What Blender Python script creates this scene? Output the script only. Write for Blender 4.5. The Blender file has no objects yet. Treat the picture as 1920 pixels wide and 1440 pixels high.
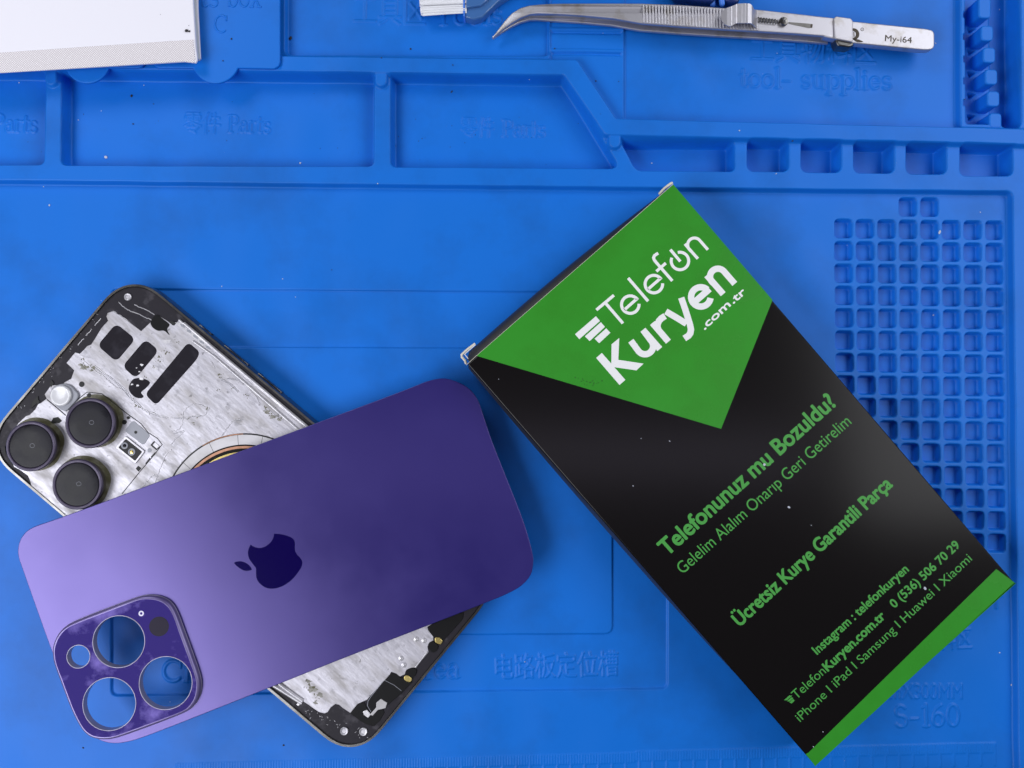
import bpy, bmesh, math, random
import numpy as np
from mathutils import Matrix, Vector, Quaternion

random.seed(7)
rng = np.random.default_rng(7)
S = bpy.context.scene
COL = S.collection
K = 0.001                      # everything below is written in millimetres

# ------------------------------------------------------------------ camera
F, D = 1423.0, 258.7           # focal length in photo pixels, distance in mm
TH, RO = math.radians(2.0), math.radians(0.6)
CAM = np.array([0.0, -D * math.sin(TH), D * math.cos(TH)])
FW = np.array([0.0, math.sin(TH), -math.cos(TH)])
_r, _u = np.array([1.0, 0, 0]), np.array([0, math.cos(TH), math.sin(TH)])
RT = _r * math.cos(RO) + _u * math.sin(RO)
UP = _u * math.cos(RO) - _r * math.sin(RO)
cam = bpy.data.cameras.new('camera')
cam.angle = 2 * math.atan(960 / F)
cam.clip_start, cam.clip_end = 0.01, 20
camo = bpy.data.objects.new('camera', cam)
COL.objects.link(camo)
m = Matrix(((RT[0], UP[0], -FW[0]), (RT[1], UP[1], -FW[1]), (RT[2], UP[2], -FW[2]))).to_4x4()
m.translation = Vector(CAM * K)
camo.matrix_world = m
S.camera = camo

# ------------------------------------------------------------------ world and lamps
W = bpy.data.worlds.new('World')
S.world = W
W.use_nodes = True
W.node_tree.nodes['Background'].inputs[0].default_value = (0.75, 0.85, 1.0, 1)
W.node_tree.nodes['Background'].inputs[1].default_value = 0.025


def lamp(name, loc, target, sx, sy, power, color=(1, 1, 1)):
    l = bpy.data.lights.new(name, 'AREA')
    l.shape, l.size, l.size_y, l.energy, l.color = 'RECTANGLE', sx, sy, power, color
    o = bpy.data.objects.new(name, l)
    COL.objects.link(o)
    o.location = loc
    o.rotation_euler = (Vector(target) - Vector(loc)).to_track_quat('-Z', 'Y').to_euler()
    return o


lamp('left_lamp', (-0.395, -0.21, 0.43), (-0.10, 0, 0), 0.48, 0.28, 2.85, (0.95, 0.96, 1.0))
lamp('right_lamp', (0.52, 0.08, 0.45), (0.17, 0.03, 0), 0.36, 0.44, 1.8, (0.96, 0.97, 1.0))
lamp('far_left_lamp', (-0.34, 0.40, 0.40), (-0.05, 0.12, 0), 0.30, 0.20, 0.95, (0.95, 0.97, 1.0))
lamp('far_right_lamp', (0.40, 0.40, 0.40), (0.05, 0.12, 0), 0.30, 0.20, 0.95, (0.95, 0.97, 1.0))
lamp('tube_lamp', (0.06, -0.062, 0.72), (0.06, -0.062, 0), 0.60, 0.05, 0.20, (0.82, 0.76, 1.0))

S.view_settings.view_transform = 'Standard'
S.view_settings.look = 'None'
S.view_settings.exposure = 0
S.view_settings.gamma = 1
S.view_settings.use_curve_mapping = False


# ------------------------------------------------------------------ helpers
def P(px, py, z=0.0):
    """point of the plane at height z (mm) seen at a photo pixel -> x, y in mm"""
    d = FW + RT * (px - 960) / F - UP * (py - 720) / F
    t = (z - CAM[2]) / d[2]
    p = CAM + d * t
    return float(p[0]), float(p[1])


def PP(pts, z=0.0, zoom=None):
    """many pixels; zoom = (x0, y0, scale) when read off an enlarged crop"""
    if zoom:
        pts = [(zoom[0] + a / zoom[2], zoom[1] + b / zoom[2]) for a, b in pts]
    return [P(a, b, z) for a, b in pts]


def zz(pts, zoom):
    return [(zoom[0] + a / zoom[2], zoom[1] + b / zoom[2]) for a, b in pts]


def round_poly(pts, r, n=6):
    out = []
    N = len(pts)
    rs = r if isinstance(r, (list, tuple)) else [r] * N
    for i in range(N):
        p0, p1, p2 = (np.array(pts[(i + k) % N], float) for k in (-1, 0, 1))
        a, b = p0 - p1, p2 - p1
        la, lb = np.linalg.norm(a), np.linalg.norm(b)
        q = min(rs[i], la * .48, lb * .48)
        if q < 1e-6:
            out.append(tuple(p1))
            continue
        s, e = p1 + a / la * q, p1 + b / lb * q
        c = 0.12
        for k in range(n + 1):
            t = k / n
            out.append(tuple((1 - t) ** 2 * s + 2 * t * (1 - t) * (p1 * (1 - c) + (s + e) / 2 * c) + t * t * e))
    return out


def smooth_poly(pts, n=4, closed=True):
    out, N = [], len(pts)
    pts = [np.array(p, float) for p in pts]
    rng_ = range(N) if closed else range(N - 1)
    for i in rng_:
        if closed:
            p = [pts[(i + k) % N] for k in (-1, 0, 1, 2)]
        else:
            p = [pts[max(0, i - 1)], pts[i], pts[i + 1], pts[min(N - 1, i + 2)]]
        for k in range(n):
            t = k / n
            out.append(tuple(.5 * (2 * p[1] + (p[2] - p[0]) * t + (2 * p[0] - 5 * p[1] + 4 * p[2] - p[3]) * t * t
                                   + (3 * p[1] - p[0] - 3 * p[2] + p[3]) * t ** 3)))
    if not closed:
        out.append(tuple(pts[-1]))
    return out


def circle(cx, cy, r, n=48, ry=None):
    return [(cx + r * math.cos(2 * math.pi * k / n), cy + (ry or r) * math.sin(2 * math.pi * k / n)) for k in range(n)]


def arc(cx, cy, rx, ry, a0, a1, n=14):
    return [(cx + rx * math.cos(math.radians(a0 + (a1 - a0) * k / n)),
             cy + ry * math.sin(math.radians(a0 + (a1 - a0) * k / n))) for k in range(n + 1)]


def tag(o, label, cat, group=None, kind=None):
    if label:
        o['label'] = label
    if cat:
        o['category'] = cat
    if group:
        o['group'] = group
    if kind:
        o['kind'] = kind
    return o


def empty(name, loc, label, cat, group=None):
    o = bpy.data.objects.new(name, None)
    COL.objects.link(o)
    o.location = Vector(loc) * K
    o.empty_display_size = .01
    return tag(o, label, cat, group)


def world_loc(o):
    v = Vector((0, 0, 0))
    while o is not None:
        v += o.location
        o = o.parent
    return v


def link(name, me, mat, parent=None, sharp=38, smooth=True, crisp=False):
    """link a mesh whose vertices are world millimetres"""
    if me.polygons:
        if smooth:
            me.shade_smooth()
            me.set_sharp_from_angle(angle=math.radians(sharp))
        else:
            me.shade_flat()
        bm_ = bmesh.new()
        bm_.from_mesh(me)
        caps = {f for f in bm_.faces if abs(f.normal.z) > .995 and len(f.verts) >= 3}
        sh_ = [e.index for e in bm_.edges if len(e.link_faces) == 2 and (e.link_faces[0] in caps) != (e.link_faces[1] in caps)] if smooth and crisp else []
        bm_.free()
        if sh_:
            at_ = me.attributes.get('sharp_edge') or me.attributes.new('sharp_edge', 'BOOLEAN', 'EDGE')
            for e in sh_:
                at_.data[e].value = True
    o = bpy.data.objects.new(name, me)
    COL.objects.link(o)
    if mat:
        me.materials.clear()
        me.materials.append(mat)
    org = Vector((0, 0, 0))
    if parent is not None:
        o.parent = parent
        org = world_loc(parent)
    me.transform(Matrix.Translation(-org) @ Matrix.Scale(K, 4))
    me.update()
    return o


def eval_mesh(cu):
    o = bpy.data.objects.new('tmp', cu)
    COL.objects.link(o)
    bpy.context.view_layer.update()
    me = bpy.data.meshes.new_from_object(o.evaluated_get(bpy.context.evaluated_depsgraph_get()))
    bpy.data.objects.remove(o)
    bpy.data.curves.remove(cu)
    return me


def prism_mesh(loops, z0, z1, bevel=0.0, res=2, zf=None):
    """filled outline(s) in mm, extruded from z0 to z1; later loops are holes; zf adds a height per point"""
    cu = bpy.data.curves.new('c', 'CURVE')
    cu.dimensions = '2D'
    cu.fill_mode = 'BOTH'
    for lp in loops:
        sp = cu.splines.new('POLY')
        sp.points.add(len(lp) - 1)
        for k, p in enumerate(lp):
            sp.points[k].co = (p[0], p[1], 0, 1)
        sp.use_cyclic_u = True
    h = (z1 - z0) / 2
    bevel = min(bevel, h * .98)
    cu.extrude = h - bevel
    if bevel > 0:
        cu.bevel_depth, cu.bevel_resolution, cu.offset = bevel, res, -bevel
    me = eval_mesh(cu)
    bm = bmesh.new()
    bm.from_mesh(me)
    bmesh.ops.remove_doubles(bm, verts=bm.verts, dist=1e-5)
    bmesh.ops.recalc_face_normals(bm, faces=bm.faces)
    bm.to_mesh(me)
    bm.free()
    for v in me.vertices:
        v.co.z += (z0 + z1) / 2
        if zf:
            v.co.z += zf(v.co.x, v.co.y)
    return me


def prism(name, loops, z0, z1, mat, parent=None, bevel=0.0, res=2, zf=None, sharp=38):
    if not isinstance(loops[0][0], (list, tuple)):
        loops = [loops]
    return link(name, prism_mesh(loops, z0, z1, bevel, res, zf), mat, parent, sharp, crisp=True)


def tube_mesh(paths, r, res=4, flat=1.0, zc=0.0):
    """swept tubes; each path is a list of (x, y, z)"""
    cu = bpy.data.curves.new('c', 'CURVE')
    cu.dimensions = '3D'
    cu.bevel_depth, cu.bevel_resolution, cu.use_fill_caps = r, res, True
    for i, pth in enumerate(paths):
        sp = cu.splines.new('POLY')
        sp.points.add(len(pth) - 1)
        for k, p in enumerate(pth):
            sp.points[k].co = (p[0], p[1], p[2], 1)
    me = eval_mesh(cu)
    return me


def tube(name, paths, r, mat, parent=None, res=4, cyc=False):
    return link(name, tube_mesh(paths, r, res), mat, parent, 60)


def lathe(name, cx, cy, prof, mat, parent=None, n=64, zf=None, sharp=35):
    """prof = [(r, z)...] turned about a vertical axis"""
    bm = bmesh.new()
    rings = []
    for r, z in prof:
        if r < 1e-6:
            rings.append([bm.verts.new((cx, cy, z))])
        else:
            rings.append([bm.verts.new((cx + r * math.cos(2 * math.pi * k / n), cy + r * math.sin(2 * math.pi * k / n), z)) for k in range(n)])
    for a, b in zip(rings[:-1], rings[1:]):
        for k in range(n):
            q = [a[k % len(a)], a[(k + 1) % len(a)], b[(k + 1) % len(b)], b[k % len(b)]]
            q = [v for i, v in enumerate(q) if v not in q[:i]]
            if len(q) > 2:
                bm.faces.new(q)
    bmesh.ops.recalc_face_normals(bm, faces=bm.faces)
    me = bpy.data.meshes.new(name)
    bm.to_mesh(me)
    bm.free()
    if zf:
        for v in me.vertices:
            v.co.z += zf(v.co.x, v.co.y)
    return link(name, me, mat, parent, sharp)


def text_mesh(body):
    """flat lettering, origin at the left of the baseline -> verts, faces, width, cap height"""
    cu = bpy.data.curves.new('t', 'FONT')
    cu.body, cu.size, cu.resolution_u = body, 1, 4
    cu.fill_mode = 'FRONT'
    me = eval_mesh(cu)
    V = np.array([v.co[:2] for v in me.vertices])
    Fc = [tuple(p.vertices) for p in me.polygons]
    E = {}
    for f in Fc:
        for a, b in zip(f, f[1:] + f[:1]):
            k = (min(a, b), max(a, b))
            E[k] = E.get(k, 0) + 1
    bpy.data.meshes.remove(me)
    return V, Fc, [k for k, c in E.items() if c == 1]


CAP = None


def cap_h():
    global CAP
    if CAP is None:
        CAP = text_mesh('H')[0][:, 1].max()
    return CAP


def print_text(name, body, p0, p1, cap, z, mat, parent, bold=0.0, proj=None, n=8):
    """printed lettering on a flat face: p0, p1 = pixel ends of its baseline, cap = pixel height of capitals, bold = widening in cap heights"""
    pr = proj or (lambda a, b: P(a, b, z))
    V, Fc, _ = text_mesh(body)
    x0, x1 = V[:, 0].min(), V[:, 0].max()
    a, b = np.array(pr(*p0)), np.array(pr(*p1))
    L = np.linalg.norm(b - a)
    u = (b - a) / L
    v = np.array([-u[1], u[0]])
    capm = cap * L / math.dist(p0, p1)
    bw = bold * capm
    sx, sy = (L - 2 * bw) / (x1 - x0), capm / cap_h()
    verts, faces = [], []
    offs = [(0, 0)] + ([(bw * math.cos(2 * math.pi * k / n), bw * math.sin(2 * math.pi * k / n)) for k in range(n)] if bw else [])
    for i, (ox, oy) in enumerate(offs):
        base = len(verts)
        for q in V:
            w = a + u * ((q[0] - x0) * sx + bw + ox) + v * (q[1] * sy + oy)
            verts.append((w[0], w[1], z + 0.0015 * i))
        faces += [tuple(base + k for k in f) for f in Fc]
    me = bpy.data.meshes.new(name)
    me.from_pydata(verts, [], faces)
    return link(name, me, mat, parent, smooth=False)


# ------------------------------------------------------------------ materials
def material(name, base, rough=.5, metal=0.0, spec=.5, base2=None, nscale=40, ndetail=6, nlo=.4, nhi=.6, rough2=None,
             bump=0.0, bscale=400, bdist=.1, stretch=None, coat=0.0, coat_r=.1, trans=0.0, sss=0.0):
    mt = bpy.data.materials.new(name)
    mt.use_nodes = True
    nt = mt.node_tree
    b = nt.nodes['Principled BSDF']
    b.inputs['Base Color'].default_value = (*base, 1)
    b.inputs['Roughness'].default_value = rough
    b.inputs['Metallic'].default_value = metal
    b.inputs['Specular IOR Level'].default_value = spec
    b.inputs['Coat Weight'].default_value = coat
    b.inputs['Coat Roughness'].default_value = coat_r
    b.inputs['Transmission Weight'].default_value = trans
    tc = nt.nodes.new('ShaderNodeTexCoord')
    vec = tc.outputs['Object']
    if stretch:
        mp = nt.nodes.new('ShaderNodeMapping')
        mp.vector_type = 'TEXTURE'
        mp.inputs['Rotation'].default_value = (0, 0, math.radians(stretch[0]))
        mp.inputs['Scale'].default_value = stretch[1]
        nt.links.new(vec, mp.inputs[0])
        vec = mp.outputs[0]
    if base2 is not None or rough2 is not None:
        nz = nt.nodes.new('ShaderNodeTexNoise')
        nz.inputs['Scale'].default_value = nscale
        nz.inputs['Detail'].default_value = ndetail
        nz.inputs['Roughness'].default_value = .6
        nt.links.new(vec, nz.inputs['Vector'])
        mr = nt.nodes.new('ShaderNodeMapRange')
        mr.inputs[1].default_value, mr.inputs[2].default_value = nlo, nhi
        nt.links.new(nz.outputs[0], mr.inputs[0])
        if base2 is not None:
            mx = nt.nodes.new('ShaderNodeMix')
            mx.data_type = 'RGBA'
            mx.inputs[6].default_value, mx.inputs[7].default_value = (*base, 1), (*base2, 1)
            nt.links.new(mr.outputs[0], mx.inputs[0])
            nt.links.new(mx.outputs[2], b.inputs['Base Color'])
        if rough2 is not None:
            m2 = nt.nodes.new('ShaderNodeMapRange')
            m2.inputs[3].default_value, m2.inputs[4].default_value = rough, rough2
            nt.links.new(mr.outputs[0], m2.inputs[0])
            nt.links.new(m2.outputs[0], b.inputs['Roughness'])
    if bump:
        n2 = nt.nodes.new('ShaderNodeTexNoise')
        n2.inputs['Scale'].default_value = bscale
        n2.inputs['Detail'].default_value = 5
        nt.links.new(vec, n2.inputs['Vector'])
        bp = nt.nodes.new('ShaderNodeBump')
        bp.inputs['Strength'].default_value = bump
        bp.inputs['Distance'].default_value = bdist * K
        nt.links.new(n2.outputs[0], bp.inputs['Height'])
        nt.links.new(bp.outputs[0], b.inputs['Normal'])
    return mt


M = {}
M['silicone'] = material('blue_silicone', (.005, .160, .67), .47, spec=.24, base2=(.006, .118, .48), nscale=26, ndetail=9, nlo=.47, nhi=.76,
                         bump=.25, bscale=900, bdist=.06)
M['black'] = material('black_card', (.0070, .0060, .0064), .19, spec=.20, bump=.05, bscale=600, bdist=.05)
M['blackside'] = material('black_card_side', (.022, .021, .024), .45, spec=.5)
M['green'] = material('green_print', (.038, .290, .028), .22, spec=.26, base2=(.034, .262, .022), nscale=60, rough2=.30, bump=.05, bscale=900, bdist=.03)
M['greentext'] = material('green_text_print', (.070, .34, .065), .45, spec=.3)
M['white'] = material('white_print', (.86, .86, .88), .5, spec=.3)
M['card'] = material('raw_card_edge', (.72, .68, .58), .8)
M['paper'] = material('white_cover_paper', (.85, .84, .92), .6, spec=.3, bump=.08, bscale=900)
M['pages'] = material('paper_pages', (.66, .66, .60), .8)
M['steel'] = material('polished_steel', (.20, .195, .19), .28, .95, base2=(.13, .125, .12), nscale=150)
M['brushed'] = material('tweezer_steel', (.54, .53, .58), .46, .82, base2=(.40, .37, .35), nscale=160, nlo=.52, nhi=.72, bump=.15, bscale=1500)
M['darksteel'] = material('dark_gap_steel', (.10, .10, .12), .4, .9)
M['etch'] = material('etched_marking', (.06, .045, .03), .7)
M['purple'] = material('frosted_purple_glass', (.009, .006, .105), .285, 0, base2=(.014, .010, .13), nscale=18, nlo=.4, nhi=.8,
                       rough2=.40, bump=.02, bscale=3000, bdist=.02)
pg_ = M['purple'].node_tree.nodes['Principled BSDF'].inputs
pg_['IOR'].default_value = 2.15
pg_['Specular Tint'].default_value = (.52, .43, 1.0, 1)
M['purplegloss'] = material('glossy_purple_glass', (.026, .013, .17), .10, .0, spec=.035, rough2=.45, nscale=75, ndetail=9, nlo=.50, nhi=.74, base2=(.27, .21, .66),
                            bump=.10, bscale=120, bdist=.10)
M['bumpwall'] = material('bump_wall_glass_sheen', (.20, .17, .36), .28, .35, base2=(.15, .12, .30), nscale=60)  # reflections on the glass wall put in as a paler colour
M['rim'] = material('bump_rim_metal', (.34, .32, .44), .32, .4)
M['logo'] = material('mirror_logo', (.004, .001, .062), .15, .0, spec=.2)
M['sensor'] = material('sensor_black', (.016, .012, .030), .3, .0, spec=.08, bump=.2, bscale=300)
M['plate'] = material('scraped_aluminium', (.53, .52, .58), .44, .55, base2=(.40, .385, .40), nscale=170, ndetail=10, nlo=.45, nhi=.66, rough2=.6,
                      bump=.5, bscale=620, bdist=.16, stretch=(-40, (2, .7, 1)))
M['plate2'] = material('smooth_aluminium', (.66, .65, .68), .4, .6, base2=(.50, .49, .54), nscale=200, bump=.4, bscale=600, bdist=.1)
M['border'] = material('black_plastic_border', (.018, .016, .023), .5, spec=.22, base2=(.085, .08, .095), nscale=160, nlo=.56, nhi=.76,
                       bump=.5, bscale=500, bdist=.12)
M['pad'] = material('black_foam_pad', (.014, .012, .018), .7, spec=.15, base2=(.030, .028, .038), nscale=220, nlo=.5, nhi=.75, bump=.3, bscale=800)
M['ring'] = material('purple_lens_ring', (.040, .030, .065), .34, .3, rough2=.5, nscale=200)
M['lensglass'] = material('dark_lens_cover', (.008, .0078, .0115), .2, spec=.12, base2=(.017, .0165, .023), nscale=120, rough2=.34)
M['barrel'] = material('lens_barrel', (.10, .09, .075), .5, .3, base2=(.035, .032, .02), nscale=160)
M['grime_shade'] = material('olive_adhesive_shadow', (.10, .095, .05), .6, base2=(.24, .23, .19), nscale=260, nlo=.45, nhi=.7, bump=.4, bscale=700)  # glue residue; also colours in the shadow round the lenses
M['gluegrey'] = material('grey_glue', (.30, .29, .27), .6, base2=(.14, .135, .11), nscale=420, bump=.6, bscale=700, bdist=.15)
M['flash'] = material('milky_flash_plastic', (.66, .66, .70), .25, coat=.5)
M['greyplastic'] = material('grey_plastic', (.30, .31, .36), .45)
M['darkhole'] = material('dark_recess', (.006, .006, .007), .6)
M['copper'] = material('copper_winding', (.50, .26, .17), .45, .8, base2=(.36, .20, .13), nscale=300)
M['brass'] = material('gold_contact', (.75, .60, .22), .3, .95)
M['magnet'] = material('magnet_segments', (.42, .41, .42), .5, .5, base2=(.56, .55, .58), nscale=60)
M['flex'] = material('black_flex', (.008, .008, .009), .45, spec=.15, bump=.2, bscale=300)
M['bristle'] = material('white_nylon', (.80, .81, .86), .5)
M['blueplastic'] = material('translucent_blue_plastic', (.07, .20, .52), .25, trans=.25, coat=.4)
M['navy'] = material('navy_rubber', (.006, .022, .13), .35)
M['lightblue'] = material('light_blue_rubber', (.05, .20, .74), .35)
M['speck'] = material('white_dust', (.55, .58, .68), .8)
M['darkspeck'] = material('dark_debris', (.02, .018, .02), .7)
M['table'] = material('table_laminate', (.35, .33, .30), .5, base2=(.30, .28, .26))

# the scraped plate also carries fine brush marks and patches of torn adhesive
nt = M['plate'].node_tree
pb = nt.nodes['Principled BSDF']
src = pb.inputs['Base Color'].links[0].from_socket
tcp = nt.nodes.new('ShaderNodeTexCoord')


def plate_layer(scale, rot, lo, hi, c_lo, c_hi, src, mode='MULTIPLY', nsc=300):
    mp_ = nt.nodes.new('ShaderNodeMapping')
    mp_.vector_type = 'TEXTURE'
    mp_.inputs['Rotation'].default_value = (0, 0, math.radians(rot))
    mp_.inputs['Scale'].default_value = scale
    nt.links.new(tcp.outputs['Object'], mp_.inputs[0])
    n_ = nt.nodes.new('ShaderNodeTexNoise')
    n_.inputs['Scale'].default_value, n_.inputs['Detail'].default_value = nsc, 8
    nt.links.new(mp_.outputs[0], n_.inputs['Vector'])
    r_ = nt.nodes.new('ShaderNodeMapRange')
    r_.inputs[1].default_value, r_.inputs[2].default_value, r_.inputs[3].default_value, r_.inputs[4].default_value = lo, hi, c_lo, c_hi
    nt.links.new(n_.outputs[0], r_.inputs[0])
    x_ = nt.nodes.new('ShaderNodeMix')
    x_.data_type, x_.blend_type = 'RGBA', mode
    x_.inputs[0].default_value = 1
    nt.links.new(src, x_.inputs[6])
    nt.links.new(r_.outputs[0], x_.inputs[7])
    return x_.outputs[2]


o_ = plate_layer((5, .7, 1), -42, .35, .65, .90, 1.10, src, nsc=600)
o_ = plate_layer((3, .8, 1), -20, .62, .72, 1.0, .78, o_, nsc=380)
o_ = plate_layer((1, 1, 1), 0, .60, .70, 1.0, .74, o_, nsc=240)
o_ = plate_layer((1, 1, 1), 30, .66, .74, 1.0, .45, o_, nsc=560)
nt.links.new(o_, pb.inputs['Base Color'])

# canvas: a diagonal twill made of two crossed waves
cv = material('canvas_strip', (.68, .66, .70), .9, spec=.1)
nt = cv.node_tree
tcn = nt.nodes.new('ShaderNodeTexCoord')
hs = []
for ang in (38, -52):
    mp = nt.nodes.new('ShaderNodeMapping')
    mp.inputs['Rotation'].default_value = (0, 0, math.radians(ang))
    nt.links.new(tcn.outputs['Object'], mp.inputs[0])
    wv = nt.nodes.new('ShaderNodeTexWave')
    wv.inputs['Scale'].default_value = 560
    wv.inputs['Distortion'].default_value = 1.2
    wv.inputs['Detail'].default_value = 2
    wv.inputs['Detail Scale'].default_value = 2
    nt.links.new(mp.outputs[0], wv.inputs['Vector'])
    hs.append(wv.outputs[1])
mu = nt.nodes.new('ShaderNodeMath')
mu.operation = 'MULTIPLY'
nt.links.new(hs[0], mu.inputs[0])
nt.links.new(hs[1], mu.inputs[1])
mx = nt.nodes.new('ShaderNodeMix')
mx.data_type = 'RGBA'
mx.inputs[6].default_value, mx.inputs[7].default_value = (.58, .53, .56, 1), (.93, .91, .95, 1)
mr = nt.nodes.new('ShaderNodeMapRange')
mr.inputs[1].default_value, mr.inputs[2].default_value = .02, .35
nt.links.new(mu.outputs[0], mr.inputs[0])
nt.links.new(mr.outputs[0], mx.inputs[0])
nt.links.new(mx.outputs[2], nt.nodes['Principled BSDF'].inputs['Base Color'])
bp = nt.nodes.new('ShaderNodeBump')
bp.inputs['Strength'].default_value = .6
bp.inputs['Distance'].default_value = .00012
nt.links.new(mu.outputs[0], bp.inputs['Height'])
nt.links.new(bp.outputs[0], nt.nodes['Principled BSDF'].inputs['Normal'])
M['canvas'] = cv

# ------------------------------------------------------------------ the table under the mat
tb = bpy.data.meshes.new('table_top')
bmt = bmesh.new()
bmesh.ops.create_cube(bmt, size=1)
bmt.to_mesh(tb)
bmt.free()
tb.transform(Matrix.Translation((0, 20, -19)) @ Matrix.Diagonal((1100, 700, 20, 1)))
tag(link('table_top', tb, M['table']), None, None, kind='structure')

# ------------------------------------------------------------------ the mat: one moulded sheet
STEP = 0.28
X0, X1, Y0, Y1 = -202.0, 202.0, -158.0, 160.0
gx, gy = np.arange(X0, X1, STEP), np.arange(Y0, Y1, STEP)
GX, GY = np.meshgrid(gx, gy)
H = np.full(GX.shape, 2.4)


def window(x0, x1, y0, y1):
    i0, i1 = np.searchsorted(gx, [x0, x1])
    j0, j1 = np.searchsorted(gy, [y0, y1])
    return slice(j0, j1), slice(i0, i1)


def seg_dist(X, Y, a, b):
    dx, dy = b[0] - a[0], b[1] - a[1]
    t = np.clip(((X - a[0]) * dx + (Y - a[1]) * dy) / (dx * dx + dy * dy + 1e-12), 0, 1)
    return np.hypot(X - a[0] - t * dx, Y - a[1] - t * dy)


def sdf(edges, X, Y):
    d = np.full(X.shape, 1e9)
    ins = np.zeros(X.shape, bool)
    for a, b in edges:
        d = np.minimum(d, seg_dist(X, Y, a, b))
        if a[1] != b[1]:
            c = ((a[1] > Y) != (b[1] > Y)) & (X < (b[0] - a[0]) * (Y - a[1]) / (b[1] - a[1]) + a[0])
            ins ^= c
    return np.where(ins, -d, d)


def sm(t):
    t = np.clip(t, 0, 1)
    return t * t * (3 - 2 * t)


def carve(px, z_edge, z_in, draft, r=0, raised=False):
    pts = PP(round_poly(px, r) if r else px, z_edge)
    xs, ys = [p[0] for p in pts], [p[1] for p in pts]
    g = draft + .6
    w = window(min(xs) - g, max(xs) + g, min(ys) - g, max(ys) + g)
    if GX[w].size == 0:
        return
    d = sdf(list(zip(pts, pts[1:] + pts[:1])), GX[w], GY[w])
    s = sm(1 - d / draft) if raised else sm(-d / draft)
    H[w] = H[w] * (1 - s) + z_in * s


# work area, tool areas
carve([(-300, 333), (1900, 357), (1913, 1440), (1918, 1800), (-300, 1800)], 2.4, 0, 1.1, [0, 14, 0, 0, 0])
carve([(533, -300), (1032, -300), (1032, 106), (533, 105)], 2.4, 0.4, 1.0, 12)
carve([(1166, -300), (1803, -300), (1803, 250), (1166, 240)], 2.4, 0.2, 1.4, 10)
carve([(1030, -300), (1170, -300), (1170, 240), (1030, 240)], 1.2, 1.2, .5)
for y in (60, 100):
    carve([(1034, y - 4), (1166, y - 2), (1166, y + 6), (1034, y + 4)], 1.2, .7, .5)
    carve([(1032, y - 8), (1168, y - 6), (1168, y - 3), (1032, y - 5)], 1.5, 1.55, .5, raised=True)
carve([(-300, -300), (520, -300), (520, 100), (-300, 100)], 2.4, -2.0, 1.2)
# the troughs with the posts
carve([(1801, -300), (1874, -300), (1876, 238), (1803, 238)], .2, -4.0, .9, 6)
carve([(1874, -300), (1914, -300), (1916, 241), (1876, 240)], 2.4, -5.2, .9, 12)
# parts compartments
carve([(-300, 120), (86, 122), (84, 310), (-300, 309)], 2.4, -2.6, 1.25, 12)
carve([(113, 122), (703, 126), (702, 313), (113, 311)], 2.4, -2.6, 1.25, 12)
carve([(731, 128), (1052, 132), (1166, 317), (731, 314)], 2.4, -2.6, 1.25, [12, 8, 22, 12])
# small pockets
carve([(1160, 262), (1379, 262), (1379, 323), (1192, 321)], 2.4, -4.0, 1.5, [0, 12, 12, 12])
for xa, xb, yb in ((1400, 1480.5, 323), (1501, 1579, 324.5), (1599.5, 1678, 326.3), (1698, 1776, 328), (1799, 1900, 331.5)):
    carve([(xa, 256), (xb, 258), (xb, yb), (xa, yb - .8)], 2.4, -4.0, 1.4, 14)
# the raised rail that snakes across
carve([(-300, 97), (1081, 113), (1154, 223.5), (2200, 250), (2200, 275), (1500, 259), (1136, 251), (1058, 138.5), (640, 133), (-300, 124)],
      4.4, 4.4, 1.3, 5, raised=True)
# flared feet where dividers meet the rail
for fx, fy in ((97, 148), (715, 150), (1152, 266)):
    a, b = P(fx, fy - 16, 3), P(fx, fy + 2, 3)
    w = window(a[0] - 8, a[0] + 8, b[1] - 8, a[1] + 8)
    d = seg_dist(GX[w], GY[w], a, b)
    H[w] = np.maximum(H[w], 3.9 - 5.2 * np.clip((d - 1.7) / 1.6, 0, 2) ** 1.6)
# wedges beside the posts
for y in (47, 88, 130, 170.5, 211):
    carve([(1816, y), (1834, y + 3), (1820, y + 14)], -3, -6.0, .5)
    carve([(1799, y - 22), (1808, y - 20), (1808, y - 6), (1799, y - 8)], .2, -1.6, 1.2)
# the field of little square cups
for i in range(8):
    for j in range(-1, 15):
        if j == -1 and i not in (3, 4):
            continue
        cx, cy = 1581.7 + 40.35 * i + .35 * j, 428.3 + .5 * i + 41.93 * j
        hx, hy = 17.1 - .08 * i, 18.2
        carve([(cx - hx, cy - hy), (cx + hx, cy - hy + .4), (cx + hx, cy + hy), (cx - hx, cy + hy - .4)], 0, -2.7, .45, 8)
# board positioning tray: shallow recess with a raised inner field
carve([(207, 540), (1253, 547), (1253, 1293), (207, 1306)], 0, -.75, .45, 12)
carve([(352, 652), (1146, 655), (1147, 1187), (352, 1191)], -.2, -.1, .5, 12, raised=True)
# ruler
for k in range(0, 300):
    x = 1866 - 5.13 * k
    if x < -60:
        break
    ytop = 1412 - (x - 1190) * .0235 - (3 if x > 1190 else 0)
    carve([(x - 1.1, ytop), (x + 1.1, ytop), (x + 1.1, ytop + (42 if k % 5 == 0 else 18)), (x - 1.1, ytop + (42 if k % 5 == 0 else 18))], .2, .22, .3, raised=True)

# lettering moulded into the sheet
TK, TN = .070, .036            # thick and thin half strokes of the serif letters


def serif(x, y, w=.13):
    return ([(x - w, y), (x + w, y)], TN)


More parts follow.
